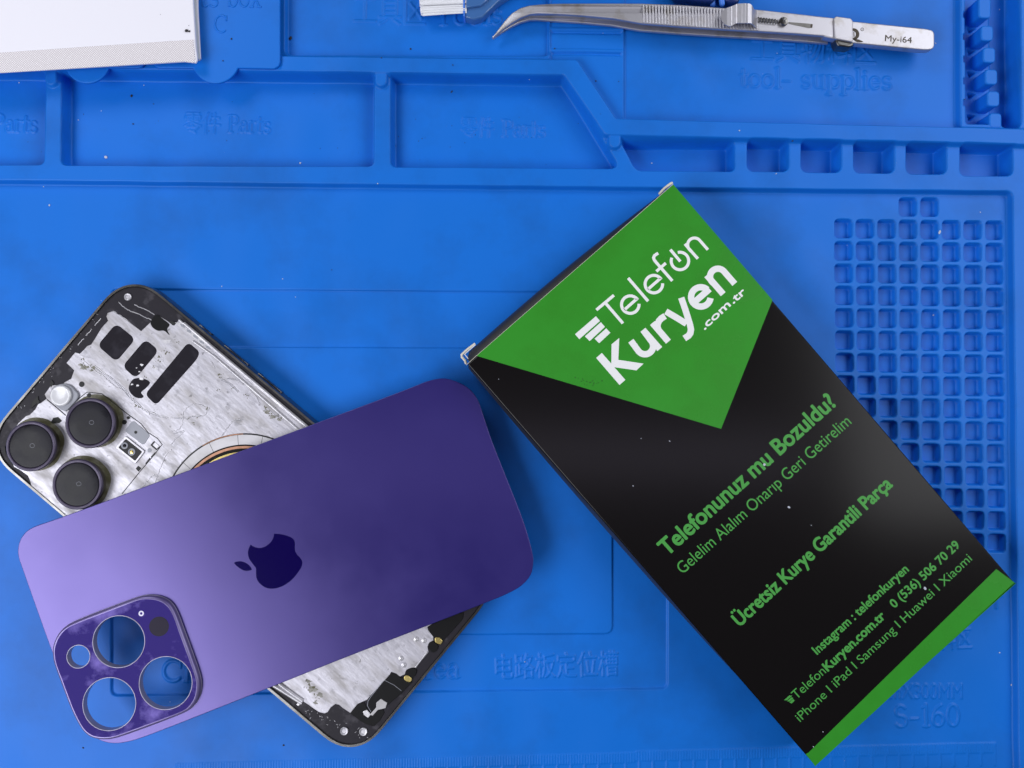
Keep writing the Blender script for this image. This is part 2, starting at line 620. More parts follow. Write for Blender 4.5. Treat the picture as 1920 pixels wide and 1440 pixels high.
GL = {
    'P': (.66, [([(.16, 0), (.16, 1)], TK), ([(.16, 1), (.3, 1)] + arc(.32, .74, .27, .26, 90, -90) + [(.16, .48)], TN + .012), serif(.16, 0), serif(.12, 1, .1)]),
    'a': (.56, [(arc(.22, .18, .17, .18, 0, 360), TN + .01), ([(.42, .03), (.42, .45)], TK), (arc(.26, .46, .16, .2, 0, 165), TN), ([(.42, .03), (.53, .05)], TN)]),
    'r': (.46, [([(.14, 0), (.14, .66)], TK), (arc(.33, .42, .19, .22, 160, 50), TN + .01), serif(.14, 0), serif(.09, .65, .07)]),
    't': (.40, [([(.16, .12), (.16, .9)], TK), (arc(.27, .13, .11, .12, 180, 330), TN), ([(.03, .65), (.34, .65)], TN)]),
    's': (.46, [(arc(.22, .49, .15, .16, 25, 265), TN + .012), (arc(.22, .17, .17, .16, 95, -155), TN + .012)]),
    'b': (.60, [([(.12, 0), (.12, 1.05)], TK), (arc(.32, .32, .2, .32, 0, 360, 22), TN + .02), serif(.07, 1.05, .07)]),
    'o': (.58, [(arc(.28, .33, .23, .32, 0, 360, 22), TN + .02)]),
    'x': (.58, [([(.08, .65), (.48, 0)], TK), ([(.46, .65), (.08, 0)], TN), serif(.09, .65, .1), serif(.46, .65, .1), serif(.09, 0, .1), serif(.47, 0, .1)]),
    'C': (.82, [(arc(.42, .5, .36, .49, 48, 312, 24), TN + .025), ([(.70, .66), (.70, .97)], TN)]),
    'A': (.78, [([(.06, 0), (.38, 1)], TN), ([(.38, 1), (.70, 0)], TK), ([(.17, .34), (.58, .34)], TN), serif(.06, 0), serif(.70, 0)]),
    'e': (.54, [(arc(.26, .33, .21, .31, 5, 318, 20), TN + .015), ([(.06, .35), (.46, .35)], TN)]),
    'l': (.30, [([(.15, 0), (.15, 1.05)], TK), serif(.15, 0), serif(.10, 1.05, .07)]),
    'i': (.30, [([(.15, 0), (.15, .65)], TK), serif(.15, 0), serif(.10, .65, .07), ([(.15, .9), (.15, .91)], TK)]),
    'u': (.60, [([(.13, .65), (.13, .2)], TK), (arc(.29, .19, .16, .18, 180, 345), TN), ([(.47, .65), (.47, 0)], TK), serif(.09, .65, .08), serif(.43, .65, .08), serif(.5, 0, .08)]),
    'p': (.60, [([(.13, .65), (.13, -.32)], TK), (arc(.33, .33, .2, .31, 0, 360, 22), TN + .02), serif(.13, -.32), serif(.08, .65, .07)]),
    'S': (.62, [(arc(.3, .74, .21, .24, 30, 262), TN + .02), (arc(.3, .26, .23, .25, 92, -152), TN + .02)]),
    '1': (.46, [([(.25, 0), (.25, 1)], TK), ([(.1, .86), (.25, .99)], TN), serif(.25, 0)]),
    '6': (.62, [(arc(.3, .3, .22, .29, 0, 360, 22), TN + .02), ([(.08, .36), (.12, .6), (.24, .84), (.44, .99)], TN + .01)]),
    '0': (.62, [(arc(.3, .5, .23, .49, 0, 360, 24), TN + .02)]),
    '-': (.50, [([(.08, .36), (.4, .36)], TN + .01)]),
    'T': (.80, [([(.05, 1), (.75, 1)], TN), ([(.4, 0), (.4, 1)], TK), ([(.06, 1), (.06, .82)], TN), ([(.74, 1), (.74, .82)], TN), serif(.4, 0)]),
    ' ': (.35, []),
}


def serif_strokes(body, p0, p1, cap, z):
    tot = sum(GL[c][0] for c in body) - .06
    a, b = np.array(P(*p0, z)), np.array(P(*p1, z))
    L = np.linalg.norm(b - a)
    u = (b - a) / L
    v = np.array([-u[1], u[0]])
    sy = cap * L / math.dist(p0, p1)
    sx = L / tot
    out, x = [], 0
    for c in body:
        wd, st = GL[c]
        for pl, hw in st:
            out.append(([tuple(a + u * (x + q[0]) * sx + v * q[1] * sy) for q in pl], hw * (sx + sy) / 2))
        x += wd
    return out


def emboss_serif(body, p0, p1, cap, z, h=.42):
    for pl, hw in serif_strokes(body, p0, p1, cap, z):
        hw = max(hw, .26)
        xs, ys = [q[0] for q in pl], [q[1] for q in pl]
        w = window(min(xs) - 2, max(xs) + 2, min(ys) - 2, max(ys) + 2)
        if GX[w].size == 0:
            continue
        d = np.full(GX[w].shape, 1e9)
        for a, b in zip(pl, pl[1:]):
            d = np.minimum(d, seg_dist(GX[w], GY[w], a, b))
        EMB[w] = np.maximum(EMB[w], h * sm((hw + .22 - d) / .44))


def emboss_sans(body, p0, p1, cap, z, h=.38, thick=.03):
    V, _, E = text_mesh(body)
    a, b = np.array(P(*p0, z)), np.array(P(*p1, z))
    L = np.linalg.norm(b - a)
    u = (b - a) / L
    v = np.array([-u[1], u[0]])
    sy = cap * L / math.dist(p0, p1) / cap_h()
    x0, x1 = V[:, 0].min(), V[:, 0].max()
    Q = a + np.outer((V[:, 0] - x0) * L / (x1 - x0), u) + np.outer(V[:, 1] * sy, v)
    w = window(Q[:, 0].min() - 1, Q[:, 0].max() + 1, Q[:, 1].min() - 1, Q[:, 1].max() + 1)
    d = sdf([(Q[i], Q[j]) for i, j in E], GX[w], GY[w])
    EMB[w] = np.maximum(EMB[w], h * sm((.22 + thick - d) / .44))


EMB = np.zeros_like(H)
emboss_serif('Parts', (-12, 247), (69, 249), 33, -2.6)
emboss_sans('零件', (345, 247), (413, 248), 31, -2.6)
emboss_serif('Parts', (427, 248), (506, 250), 32, -2.6)
emboss_sans('零件', (864, 254), (926, 255), 29, -2.6)
emboss_serif('Parts', (941, 256), (1021, 257), 31, -2.6)
emboss_sans('工具区', (664, 42), (798, 44), 44, .4)
emboss_serif('Tools', (812, 46), (940, 46), 44, .4)
emboss_sans('工具物料区', (1408, 112), (1642, 117), 36, .2)
emboss_serif('tool-', (1386, 163), (1484, 165), 36, .2, .4)
emboss_serif('supplies', (1502, 165), (1671, 168), 36, .2, .4)
emboss_serif('Ci', (304, 1277), (356, 1277), 38, -.7)
emboss_serif('Area', (762, 1272), (860, 1271), 40, -.7)
emboss_sans('电路板定位槽', (930, 1270), (1160, 1263), 35, -.7)
emboss_sans('300mmX300MM', (1600, 1310), (1804, 1310), 28, 0)
emboss_serif('S-160', (1676, 1363), (1799, 1361), 40, 0, .4)
emboss_sans('物料区', (1730, 1216), (1822, 1213), 30, 0)
emboss_sans('T', (1856, 1141), (1880, 1141), 26, 0)
H += EMB
# a moulded sheet is never quite flat
for k in range(22):
    a_, f_ = rng.uniform(0, 6.28), rng.uniform(.01, .06)
    H += .028 * np.sin((GX * math.cos(a_) + GY * math.sin(a_)) * f_ * 6.28 + rng.uniform(0, 6.28))
ny, nx = H.shape
mat_me = bpy.data.meshes.new('repair_mat')
co = np.empty((ny * nx, 3), np.float32)
co[:, 0], co[:, 1], co[:, 2] = GX.ravel() * K, GY.ravel() * K, H.ravel() * K
jj, ii = np.meshgrid(np.arange(ny - 1), np.arange(nx - 1), indexing='ij')
v0 = (jj * nx + ii).ravel()
quads = np.stack([v0, v0 + 1, v0 + nx + 1, v0 + nx], 1).astype(np.int32)
# skirt round the edge down to the table
ring = np.concatenate([np.arange(nx), np.arange(1, ny) * nx + nx - 1, (ny - 1) * nx + np.arange(nx - 2, -1, -1), np.arange(ny - 2, 0, -1) * nx])
low = co[ring].copy()
low[:, 2] = -.009
n0 = len(co)
co = np.concatenate([co, low])
rn = len(ring)
ks = np.arange(rn)
skirt = np.stack([ring[ks], n0 + ks, n0 + (ks + 1) % rn, ring[(ks + 1) % rn]], 1).astype(np.int32)
quads = np.concatenate([quads, skirt])
mat_me.vertices.add(len(co))
mat_me.vertices.foreach_set('co', co.ravel())
mat_me.loops.add(quads.size)
mat_me.loops.foreach_set('vertex_index', quads.ravel())
mat_me.polygons.add(len(quads))
mat_me.polygons.foreach_set('loop_start', np.arange(len(quads), dtype=np.int32) * 4)
mat_me.update(calc_edges=True)
mat_me.shade_smooth()
mat_me.materials.append(M['silicone'])
MAT = bpy.data.objects.new('repair_mat', mat_me)
COL.objects.link(MAT)
tag(MAT, 'blue silicone repair mat with moulded parts compartments and a field of square cups', 'mat')


def hz(x, y):
    return float(H[min(max(int((y - Y0) / STEP), 0), ny - 1), min(max(int((x - X0) / STEP), 0), nx - 1)])


# posts in the trough
for k, y in enumerate((14, 62, 103, 144, 185, 226)):
    x = 1846.5 + .095 * (y - 14)
    hy = 20 if k == 0 else 14.6
    top = PP(round_poly([(x - 12, y - hy), (x + 12, y - hy + .4), (x + 12, y + hy), (x - 12, y + hy - .4)], 7), 2.4)
    o = prism('post', top, -4.6, 2.4, M['silicone'], MAT, bevel=.5)

# lids of the parts box
tabc, tabb = arc(404, 110, 45, 46, 22, 158, 16), arc(163, 108, 45, 48, 24, 156, 16)
lid_c = [(287, -60), (525, -60), (525, 116), (522, 124), (514, 128.5)] + tabc + [(296, 127), (289, 122)]
lid_b = [(-60, -60), (271, -60), (271, 118), (266, 125), (258, 127)] + tabb + [(-60, 127)]
for lp in (lid_c, lid_b):
    prism('lid', PP(lp, 5.6), 4.55, 5.6, M['silicone'], MAT, bevel=.3)
lidletters = []
for body, p0, p1, cap in (('Parts', (300, 12), (408, 13), 44), ('box', (425, 12.5), (488, 13), 46), ('C', (401, 61), (426, 61), 33)):
    for pl, hw in serif_strokes(body, p0, p1, cap, 5.6):
        lidletters.append([(q[0], q[1], 5.6) for q in pl])
lm = tube_mesh(lidletters, .34, 2)
for v in lm.vertices:
    v.co.z = 5.6 + (v.co.z - 5.6) * .75
link('lid_lettering', lm, M['silicone'], MAT, 80)

# ------------------------------------------------------------------ notebook, top left
NB = empty('notebook', (*P(200, 50, 5.8), 5.7), 'white hardcover notebook with a grey canvas spine strip', 'notebook')
prism('cover', PP([(-160, -160), (368, -160), (372, 20), (376.5, 111), (-160, 143)], 6.3), 5.75, 6.6, M['paper'], NB, bevel=.25)
prism('pages', PP([(-160, -160), (361, -160), (363, 10), (370, 108), (-160, 138)], 9), 6.6, 9.0, M['pages'], NB, bevel=.1)
prism('cover', PP([(-160, -160), (361, -160), (362, 0), (366.5, 76), (370, 112), (367, 117.5), (345, 115), (-160, 145)], 10), 9.0, 10.0, M['paper'], NB, bevel=.35)
prism('spine_strip', PP([(-160, 108), (0, 98.5), (150, 88), (300, 78), (362, 74), (366, 112), (362, 117.5), (345, 115), (200, 124), (0, 136.5), (-160, 146)], 10.2),
      9.9, 10.2, M['canvas'], NB, bevel=.15)
tube('cover_edge', [[(*P(364.5, 76, 9.6), 9.8), (*P(367, 96, 9.6), 9.8), (*P(368.5, 110, 9.6), 9.4)]], .32, M['paper'], NB)

# ------------------------------------------------------------------ printed carton
BZ = 16.0
A_, B_, C_, D_ = (876, 683), (1262, 345.5), (1902, 1092), (1524, 1430)
BX = empty('carton', (*P(1390, 890, 0), 0), 'black and green printed phone repair carton lying on the mat', 'box')
body = PP(round_poly([A_, B_, C_, D_], 3, 3), BZ)
prism('carton_body', body, .2, BZ, M['black'], BX, bevel=.45)
a, b, c = np.array(P(*A_, BZ)), np.array(P(*B_, BZ)), np.array(P(*C_, BZ))
uu, vv = (b - a) / np.linalg.norm(b - a), (a - np.array(P(*D_, BZ)))
vv = vv / np.linalg.norm(vv)
LU = np.linalg.norm(b - a)
# the bulging tuck flap at the top end
bm = bmesh.new()
nu, nz = 40, 18
G = []
for i in range(nu + 1):
    row = []
    t = i / nu
    for j in range(nz + 1):
        z = .4 + (BZ - .55) * j / nz
        out = .05 + (3.0 * (1 - t) ** .7 + .9 * math.sin(math.pi * t)) * math.sin(math.pi * min(1, (j / nz) ** 2.2)) ** .6 * (min(1, t * 30 + .55))
        p = a + uu * LU * (.012 + .976 * t) + vv * out
        row.append(bm.verts.new((p[0], p[1], z)))
    G.append(row)
for i in range(nu):
    for j in range(nz):
        bm.faces.new((G[i][j], G[i + 1][j], G[i + 1][j + 1], G[i][j + 1]))
bmesh.ops.recalc_face_normals(bm, faces=bm.faces)
me = bpy.data.meshes.new('end_flap')
bm.to_mesh(me)
bm.free()
link('end_flap', me, M['blackside'], BX)
# a bulged long side
bm = bmesh.new()
G = []
d0 = np.array(P(*D_, BZ))
lv = np.linalg.norm(a - d0)
for i in range(41):
    t = i / 40
    row = []
    for j in range(13):
        z = .4 + (BZ - .6) * j / 12
        out = (1.25 * math.sin(math.pi * min(1, t * 1.15 + .08)) ** .6 if t * 1.15 + .08 < 1 else 0) * math.sin(math.pi * j / 12) ** .7
        p = a - vv * lv * (.004 + .99 * t) - uu * (.03 + out)
        row.append(bm.verts.new((p[0], p[1], z)))
    G.append(row)
for i in range(40):
    for j in range(12):
        bm.faces.new((G[i][j], G[i + 1][j], G[i + 1][j + 1], G[i][j + 1]))
bmesh.ops.recalc_face_normals(bm, faces=bm.faces)
me = bpy.data.meshes.new('side_panel')
bm.to_mesh(me)
bm.free()
link('side_panel', me, M['blackside'], BX)
# raw card edges showing at the corners
ZC = (840, 620, 10.29)
tube('card_edge', [[(*p, 13.2) for p in PP([(525, 250), (430, 320), (330, 400), (262, 465), (268, 510), (330, 580), (350, 640)], 13.2, ZC)]], .42, M['card'], BX)
tube('card_edge', [[(*p, 14.6) for p in PP([(525, 275), (320, 455), (415, 570)], 14.6, ZC)]], .14, M['white'], BX)
tube('card_edge', [[(*p, BZ - .05) for p in PP([(874, 684.5), (893, 667.3), (946, 621), (1100, 487), (1262, 345.5)], BZ)]], .07, M['card'], BX)
tube('card_edge', [[(*p, 13.6) for p in PP([(1236, 364), (1246, 353), (1258, 344), (1261, 343)], 13.6)]], .45, M['card'], BX)
TOP = BZ + .012
prism('printed_panel', PP([(893, 667), (1262.5, 346), (1448.5, 562.6), (1352, 804)], BZ), BZ + .002, TOP, M['green'], BX)
prism('printed_band', PP([(1868, 1067), (1902, 1092), (1898, 1096), (1528, 1437), (1524, 1430), (1510.5, 1414), (1516, 1411)], BZ), BZ + .002, TOP, M['green'], BX)
prism('printed_band', PP([(1900.5, 1093.5), (1902.5, 1092.5), (1525, 1432), (1523, 1429)], BZ - 1), 1.5, BZ - .3, M['green'], BX)

# big logo lettering drawn with strokes, read off a 4.5x crop
ZL = (1060, 420, 4.5)
bu, bv = np.array([.752, -.659]), np.array([.659, .752])     # along and down the lettering, in the crop


def ribbon(paths, halfw, z):
    """flat strokes of constant width; paths in mm"""
    verts, faces = [], []
    for k, pl in enumerate(paths):
        pl = [np.array(p) for p in pl]
        base = len(verts)
        for i, p in enumerate(pl):
            t0 = pl[i] - pl[i - 1] if i else pl[1] - pl[0]
            t1 = pl[i + 1] - pl[i] if i < len(pl) - 1 else t0
            t0, t1 = t0 / np.linalg.norm(t0), t1 / np.linalg.norm(t1)
            t = t0 + t1
            t = t / np.linalg.norm(t)
            n = np.array([-t[1], t[0]])
            w = halfw / max(.5, abs(np.dot(t, t0)))
            for s in (1, -1):
                q = p + n * w * s
                verts.append((q[0], q[1], z + .0015 * k))
        for i in range(len(pl) - 1):
            q = base + 2 * i
            faces.append((q, q + 1, q + 3, q + 2))
    me = bpy.data.meshes.new('lettering')
    me.from_pydata(verts, [], faces)
    return me


def L2(c, r, a0, a1, n=26):
    """arc in lettering axes: angle 0 = along, 90 = up"""
    out = []
    for k in range(n + 1):
        t = math.radians(a0 + (a1 - a0) * k / n)
        out.append(tuple(np.array(c) + bu * r * math.cos(t) - bv * r * math.sin(t)))
    return out


thin = [[(262, 725), (410, 601)], [(336, 664), (486, 838)],
        [tuple(np.array((548, 680)) - bu * 66), tuple(np.array((548, 680)) + bu * 74)] + L2((548, 680), 74, 3, 324),
        [(530, 456), (698, 651)],
        [tuple(np.array((747, 507)) - bu * 66), tuple(np.array((747, 507)) + bu * 74)] + L2((747, 507), 74, 3, 324),
        [(903, 480), (770, 328), (750, 303), (744, 284), (752, 267), (768, 255), (784, 246)], [(768, 400), (848, 330)],
        [(886, 216), (970, 316)], L2((967, 312), 74, 63, -243),
        [(1008, 168), (1118, 293)], [tuple(np.array((1095, 185)) - bu * 56 + bv * 14)] + L2((1090, 176), 58, 180, 0) + [(1203, 217)]]
link('logo_lettering', ribbon([PP(p, TOP, ZL) for p in thin], .48, TOP + .004), M['white'], BX, smooth=False)
bold = [[(553, 985)] + L2((672, 1030), 69, 178, 362) + [(655, 893)], [(655, 893), (797, 1055)],
        [(735, 835), (870, 993)], [(786, 893), (777, 868), (779, 843), (790, 818), (810, 796), (842, 776)],
        [(848, 738), (930, 785), (1022, 842)], [(978, 622), (1015, 730), (1052, 850), (1060, 890), (1055, 920), (1040, 942), (1004, 966)],
        L2((1143, 615), 82, 6, 312), [tuple(np.array((1143, 615)) - bu * 70 - bv * 2), tuple(np.array((1143, 615)) + bu * 100 - bv * 2)],
        [(1193, 432), (1332, 592)], L2((1288, 444), 67, 195, 0) + [(1430, 505)]]
kuryen = ribbon([PP(p, TOP, ZL) for p in bold], 1.02, TOP + .004)
link('logo_lettering', kuryen, M['white'], BX, smooth=False)
prism('logo_lettering', PP([(260, 1130), (308, 1088), (388, 1178), (390, 1015), (455, 962), (447, 1146), (660, 1178), (600, 1235), (413, 1208), (506, 1315), (457, 1358)], TOP, ZL),
      TOP, TOP + .006, M['white'], BX)
for bar in ([(258, 778), (292, 818), (118, 972), (82, 930)], [(300, 828), (334, 868), (205, 988), (165, 948)], [(345, 880), (380, 918), (285, 1006), (247, 968)]):
    prism('logo_bar', PP(bar, TOP, ZL), TOP, TOP + .006, M['white'], BX)
TX = TOP + .005
print_text('lettering', '.com', (1321, 619), (1371, 572.5), 13.5, TX, M['white'], BX, .045)
print_text('lettering', '.tr', (1375, 570), (1399.5, 549), 13.5, TX, M['white'], BX, .045)
print_text('lettering', 'Telefonunuz mu Bozuldu?', (1250.5, 1043.5), (1570, 758), 30, TX, M['greentext'], BX, .04)
print_text('lettering', 'Gelelim Alalım Onarıp Geri Getirelim', (1280.5, 1077), (1597.5, 793.5), 22, TX, M['greentext'], BX)
print_text('lettering', 'Ücretsiz Kurye Garantili Parça', (1387, 1175.5), (1675, 910), 25, TX, M['greentext'], BX, .042)
print_text('lettering', 'Instagram : telefonkuryen', (1532, 1228), (1705, 1069.5), 16.5, TX, M['greentext'], BX, .034)
print_text('lettering', 'Telefon', (1493.5, 1312), (1549.5, 1261), 17, TX, M['greentext'], BX)
print_text('lettering', 'Kuryen.com.tr', (1552, 1259.5), (1661.5, 1157), 17, TX, M['greentext'], BX, .05)
print_text('lettering', '0 (536) 506 70 29', (1677, 1141), (1801, 1024), 16, TX, M['greentext'], BX, .035)
print_text('lettering', 'iPhone I iPad I Samsung I Huawei I Xiaomi', (1500.5, 1354), (1823.5, 1049.5), 16.5, TX, M['greentext'], BX)
ZS = (1460, 1000, 4)
for bar in ([(80, 1215), (102, 1218), (62, 1252), (40, 1252)], [(98, 1228), (110, 1238), (80, 1262), (62, 1258)], [(108, 1243), (120, 1254), (98, 1276), (80, 1268)]):
    prism('logo_bar', PP(bar, TOP, ZS), TOP, TOP + .006, M['greentext'], BX)

# ------------------------------------------------------------------ phone body
PZ = 7.9
d_ = np.array(P(817, 1238.5, PZ)) - np.array(P(112, 656, PZ))
e1, e2 = np.array(P(320.6, 567.9, PZ)), np.array(P(590.9, 793.5, PZ))
ax = (e2 - e1) / np.linalg.norm(e2 - e1)            # along the phone, top to bottom
an = np.array([-ax[1], ax[0]])                     # towards its right-hand long edge in the photo
if np.dot(an, e1 - np.array(P(110, 970, PZ))) < 0:
    an = -an


def PH(px, py, z=PZ):
    p = np.array(P(px, py, z))
    return float(np.dot(p, ax)), float(np.dot(p, an))


s0 = np.mean([PH(107.6, 666.7)[0], PH(17.4, 774)[0], PH(194.4, 555.6)[0]])
s1 = np.mean([PH(725, 1357.5)[0], PH(830, 1230)[0], PH(910, 1132.5)[0]])
t1 = np.mean([PH(320.6, 567.9)[1], PH(460, 685)[1], PH(590.9, 793.5)[1]])
t0 = np.mean([PH(107.6, 970.5)[1], PH(502.5, 1290)[1], PH(600, 1370)[1]])


def phone_rect(inset, r, n=14):
    cs = [(s0 + inset, t0 + inset), (s1 - inset, t0 + inset), (s1 - inset, t1 - inset), (s0 + inset, t1 - inset)]
    out = []
    for i, (a_, b_) in enumerate(cs):
        sx = 1 if i in (0, 3) else -1
        sy = 1 if i in (0, 1) else -1
        pts = []
        for k in range(n + 1):
            t = math.pi / 2 * k / n
            e = 2 / 2.35
            pts.append((a_ + sx * (r - r * math.cos(t) ** e), b_ + sy * (r - r * math.sin(t) ** e)))
        if i in (0, 2):
            pass
        else:
            pts = pts[::-1]
        out += pts
    return [tuple(ax * s + an * t) for s, t in out]


cen = ax * (s0 + s1) / 2 + an * (t0 + t1) / 2
PHN = empty('phone', (cen[0], cen[1], 0), 'smartphone with its back cover off, bare silver plate and three black camera lenses', 'phone')
prism('screen', phone_rect(.7, 13.2), .1, 1.2, M['lensglass'], PHN, bevel=.4)
prism('frame', [phone_rect(0, 14), phone_rect(1.0, 13)], .9, PZ, M['steel'], PHN, bevel=.85, res=4)
prism('border', phone_rect(.95, 13.05), 1.2, 7.35, M['border'], PHN, bevel=.1)
ZA, ZB, ZD, ZE = (0, 500, 2.88), (480, 1120, 4.571), (140, 520, 5.5375), (320, 640, 5.5375)
plate = (zz([(965, 290), (940, 318), (915, 300), (852, 262), (806, 306), (762, 348), (705, 305), (645, 262), (608, 240), (580, 250), (574, 270), (583, 292), (548, 330), (510, 392),
             (492, 420), (470, 428), (455, 446), (430, 470), (406, 462), (358, 520), (400, 560), (384, 604), (352, 622), (330, 640), (275, 640), (240, 690), (252, 712), (222, 735),
             (205, 742), (190, 770), (160, 800), (140, 806), (112, 832), (95, 850), (60, 900), (50, 1010), (75, 1082), (110, 1100), (150, 1130), (163, 1160), (172, 1200), (210, 1235), (245, 1262), (276, 1292), (330, 1340)], ZA)
         + [(300, 1105), (420, 1205), (500, 1270)]
         + zz([(140, 745), (260, 800), (408, 895), (455, 925), (495, 955), (540, 985), (585, 996), (615, 985), (640, 945), (680, 915), (712, 922), (745, 950), (808, 992), (870, 915), (950, 880), (1110, 705), (1165, 642),
               (1235, 680), (1275, 660), (1290, 622), (1330, 605), (1375, 600), (1480, 470), (1470, 425), (1490, 385), (1520, 370), (1518, 335), (1475, 285), (1470, 255)], ZB)
         + [(840, 1150), (880, 1080), (760, 975), (640, 870)] + [(592, 812), (470, 710), (345, 605)])
PLZ = 7.6
prism('back_plate', PP(plate, PLZ), 7.2, PLZ, M['plate'], PHN, bevel=.12)
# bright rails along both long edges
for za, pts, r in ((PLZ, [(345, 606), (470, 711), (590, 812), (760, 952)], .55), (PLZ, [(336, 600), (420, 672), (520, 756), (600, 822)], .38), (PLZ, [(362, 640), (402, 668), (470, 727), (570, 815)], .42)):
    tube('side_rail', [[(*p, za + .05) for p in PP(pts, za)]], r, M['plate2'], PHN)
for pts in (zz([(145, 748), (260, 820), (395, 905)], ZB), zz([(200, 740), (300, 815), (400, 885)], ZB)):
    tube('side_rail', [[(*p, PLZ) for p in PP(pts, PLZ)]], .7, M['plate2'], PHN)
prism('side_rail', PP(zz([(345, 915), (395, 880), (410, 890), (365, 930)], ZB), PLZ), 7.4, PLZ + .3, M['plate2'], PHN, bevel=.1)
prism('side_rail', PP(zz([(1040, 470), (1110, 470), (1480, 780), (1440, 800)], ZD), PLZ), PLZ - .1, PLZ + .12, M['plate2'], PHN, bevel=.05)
for k in range(5):
    q = zz([(1095 + 66 * k, 480 + 56 * k), (1140 + 66 * k, 500 + 56 * k), (1150 + 66 * k, 530 + 56 * k), (1105 + 66 * k, 508 + 56 * k)], ZD)
    prism('clip_slot', PP(q, PLZ), PLZ + .02, PLZ + .14, M['greyplastic'], PHN)
# black pads and windows
for pts, r in (([(430, 478), (632, 640), (432, 878), (236, 708)], 60), ([(735, 642), (875, 760), (635, 1050), (495, 925)], 60),
               ([(1180, 672), (1300, 775), (1270, 850), (845, 1330), (730, 1215)], 50)):
    prism('foam_pad', PP(round_poly(zz(pts, ZD), r / ZD[2]), PLZ), 7.5, PLZ + .07, M['pad'], PHN, bevel=.05)
prism('foam_pad', PP(smooth_poly(zz([(600, 1065), (660, 1045), (740, 1060), (782, 1095), (740, 1150), (690, 1195), (715, 1235), (690, 1255), (630, 1245), (580, 1200), (562, 1140)], ZD)), PLZ), 7.5, PLZ + .05, M['pad'], PHN)
prism('flex_window', PP(smooth_poly(zz([(850, 388), (920, 435), (985, 490), (960, 540), (985, 600), (930, 555), (870, 555), (820, 530), (790, 485), (800, 440)], ZD)), PLZ), 7.5, PLZ + .06, M['flex'], PHN)
prism('clip_slot', PP(zz([(965, 455), (1010, 450), (1050, 475), (1020, 500)], ZD), PLZ), 7.5, PLZ + .05, M['darkhole'], PHN)
# screws
for (x, y), r in (((240.2, 557), 7), ((645.6, 1370.5), 7.5), ((681.3, 1371.6), 7.5)):
    c0 = P(x, y, 7.4)
    R = r / 5.68
    lathe('screw', *c0, [(R, 7.3), (R, 7.75), (R * .85, 7.9), (R * .66, 7.85), (R * .55, 7.6), (0, 7.6)], M['plate2'], PHN, 24)
# lenses
LZ = 11.6
for (x, y), (gx_, gy_) in (((57.1, 836.7), (55.8, 837)), ((168.4, 793.3), (167, 793.3)), ((144.4, 908.4), (144.2, 908.6))):
    cxy = P(x, y, LZ)
    R = 47 / 5.76
    ln = lathe('camera_lens', *cxy, [(R * .90, 7.5), (R * .90, 9.8), (R * .97, 10.1), (R * .97, 10.4)], M['barrel'], PHN, 72)
    lathe('lens_ring', *cxy, [(R * .84, 10.3), (R * .985, 10.4), (R, 10.7), (R, 11.3), (R * .97, 11.55), (R * .92, LZ), (R * .88, 11.52), (R * .855, 11.2), (R * .84, 10.9)], M['ring'], ln, 72)
    lathe('lens_glass', *cxy, [(R * .845, 10.8), (R * .845, 11.40), (R * .80, 11.46), (R * .5, 11.45), (0, 11.44)], M['lensglass'], ln, 72)
    tube('lens_mark', [[(cxy[0] + .5 + .75 * math.cos(q), cxy[1] + .2 + .65 * math.sin(q), 11.46) for q in np.linspace(0, 6.28, 20)]], .05, M['greyplastic'], ln, 2)
    sh = P(x + 11, y - 4, PLZ)
    pts = [(sh[0] + R * 1.12 * math.cos(q) * (1 + .03 * math.sin(5 * q)), sh[1] + R * 1.08 * math.sin(q)) for q in np.linspace(0, 6.283, 60)[:-1]]
    prism('adhesive_shadow_ring', pts, PLZ - .05, PLZ + .035, M['grime_shade'], PHN)  # adhesive left round the lens, with its shadow painted into the olive
# flash, lidar, microphone, little holes, read off a 4.5x crop
ZF = (0, 660, 4.5)
fc = P(113.8, 741.8, 9)
prism('flash', PP(round_poly(zz([(430, 300), (520, 262), (590, 275), (665, 360), (650, 400), (560, 500), (520, 495), (430, 420)], ZF), 8), 8.4), 7.5, 8.4, M['greyplastic'], PHN, bevel=.3)
fl = lathe('flash_lens', *fc, [(3.4, 8.3), (3.4, 9.1), (3.1, 9.4), (2.6, 9.45), (2.3, 9.3), (1.2, 9.25), (0, 9.2)], M['flash'], PHN, 48)
lid_ = prism('depth_sensor', PP(round_poly(zz([(1058, 708), (1222, 838), (1140, 945), (970, 805)], ZF), 3), 8.1), 7.5, 8.1, M['plate2'], PHN, bevel=.1)
prism('sensor_window', PP(round_poly(zz([(1062, 732), (1200, 842), (1140, 920), (998, 806)], ZF), 2), 8.1), 8.0, 8.16, M['darkhole'], lid_)
for (x, y), r, mm in (((1052, 790), 28, 'greyplastic'), ((1112, 843), 30, 'brass')):
    c0 = P(*zz([(x, y)], ZF)[0], 8.2)
    q = r / 4.5 / 5.7
    lathe('sensor_lens', *c0, [(q, 8.1), (q, 8.35), (q * .8, 8.4), (q * .7, 8.3), (q * .55, 8.25)], M['greyplastic'], lid_, 24)
    lathe('sensor_lens', *c0, [(q * .55, 8.26), (q * .3, 8.36), (0, 8.4)], M['lensglass'] if mm == 'greyplastic' else M['brass'], lid_, 24)
prism('microphone_cover', PP(round_poly(zz([(1120, 575), (1268, 700), (1210, 788), (1052, 665)], ZF), 5), PLZ + .1), 7.5, PLZ + .15, M['greyplastic'], PHN, bevel=.05)
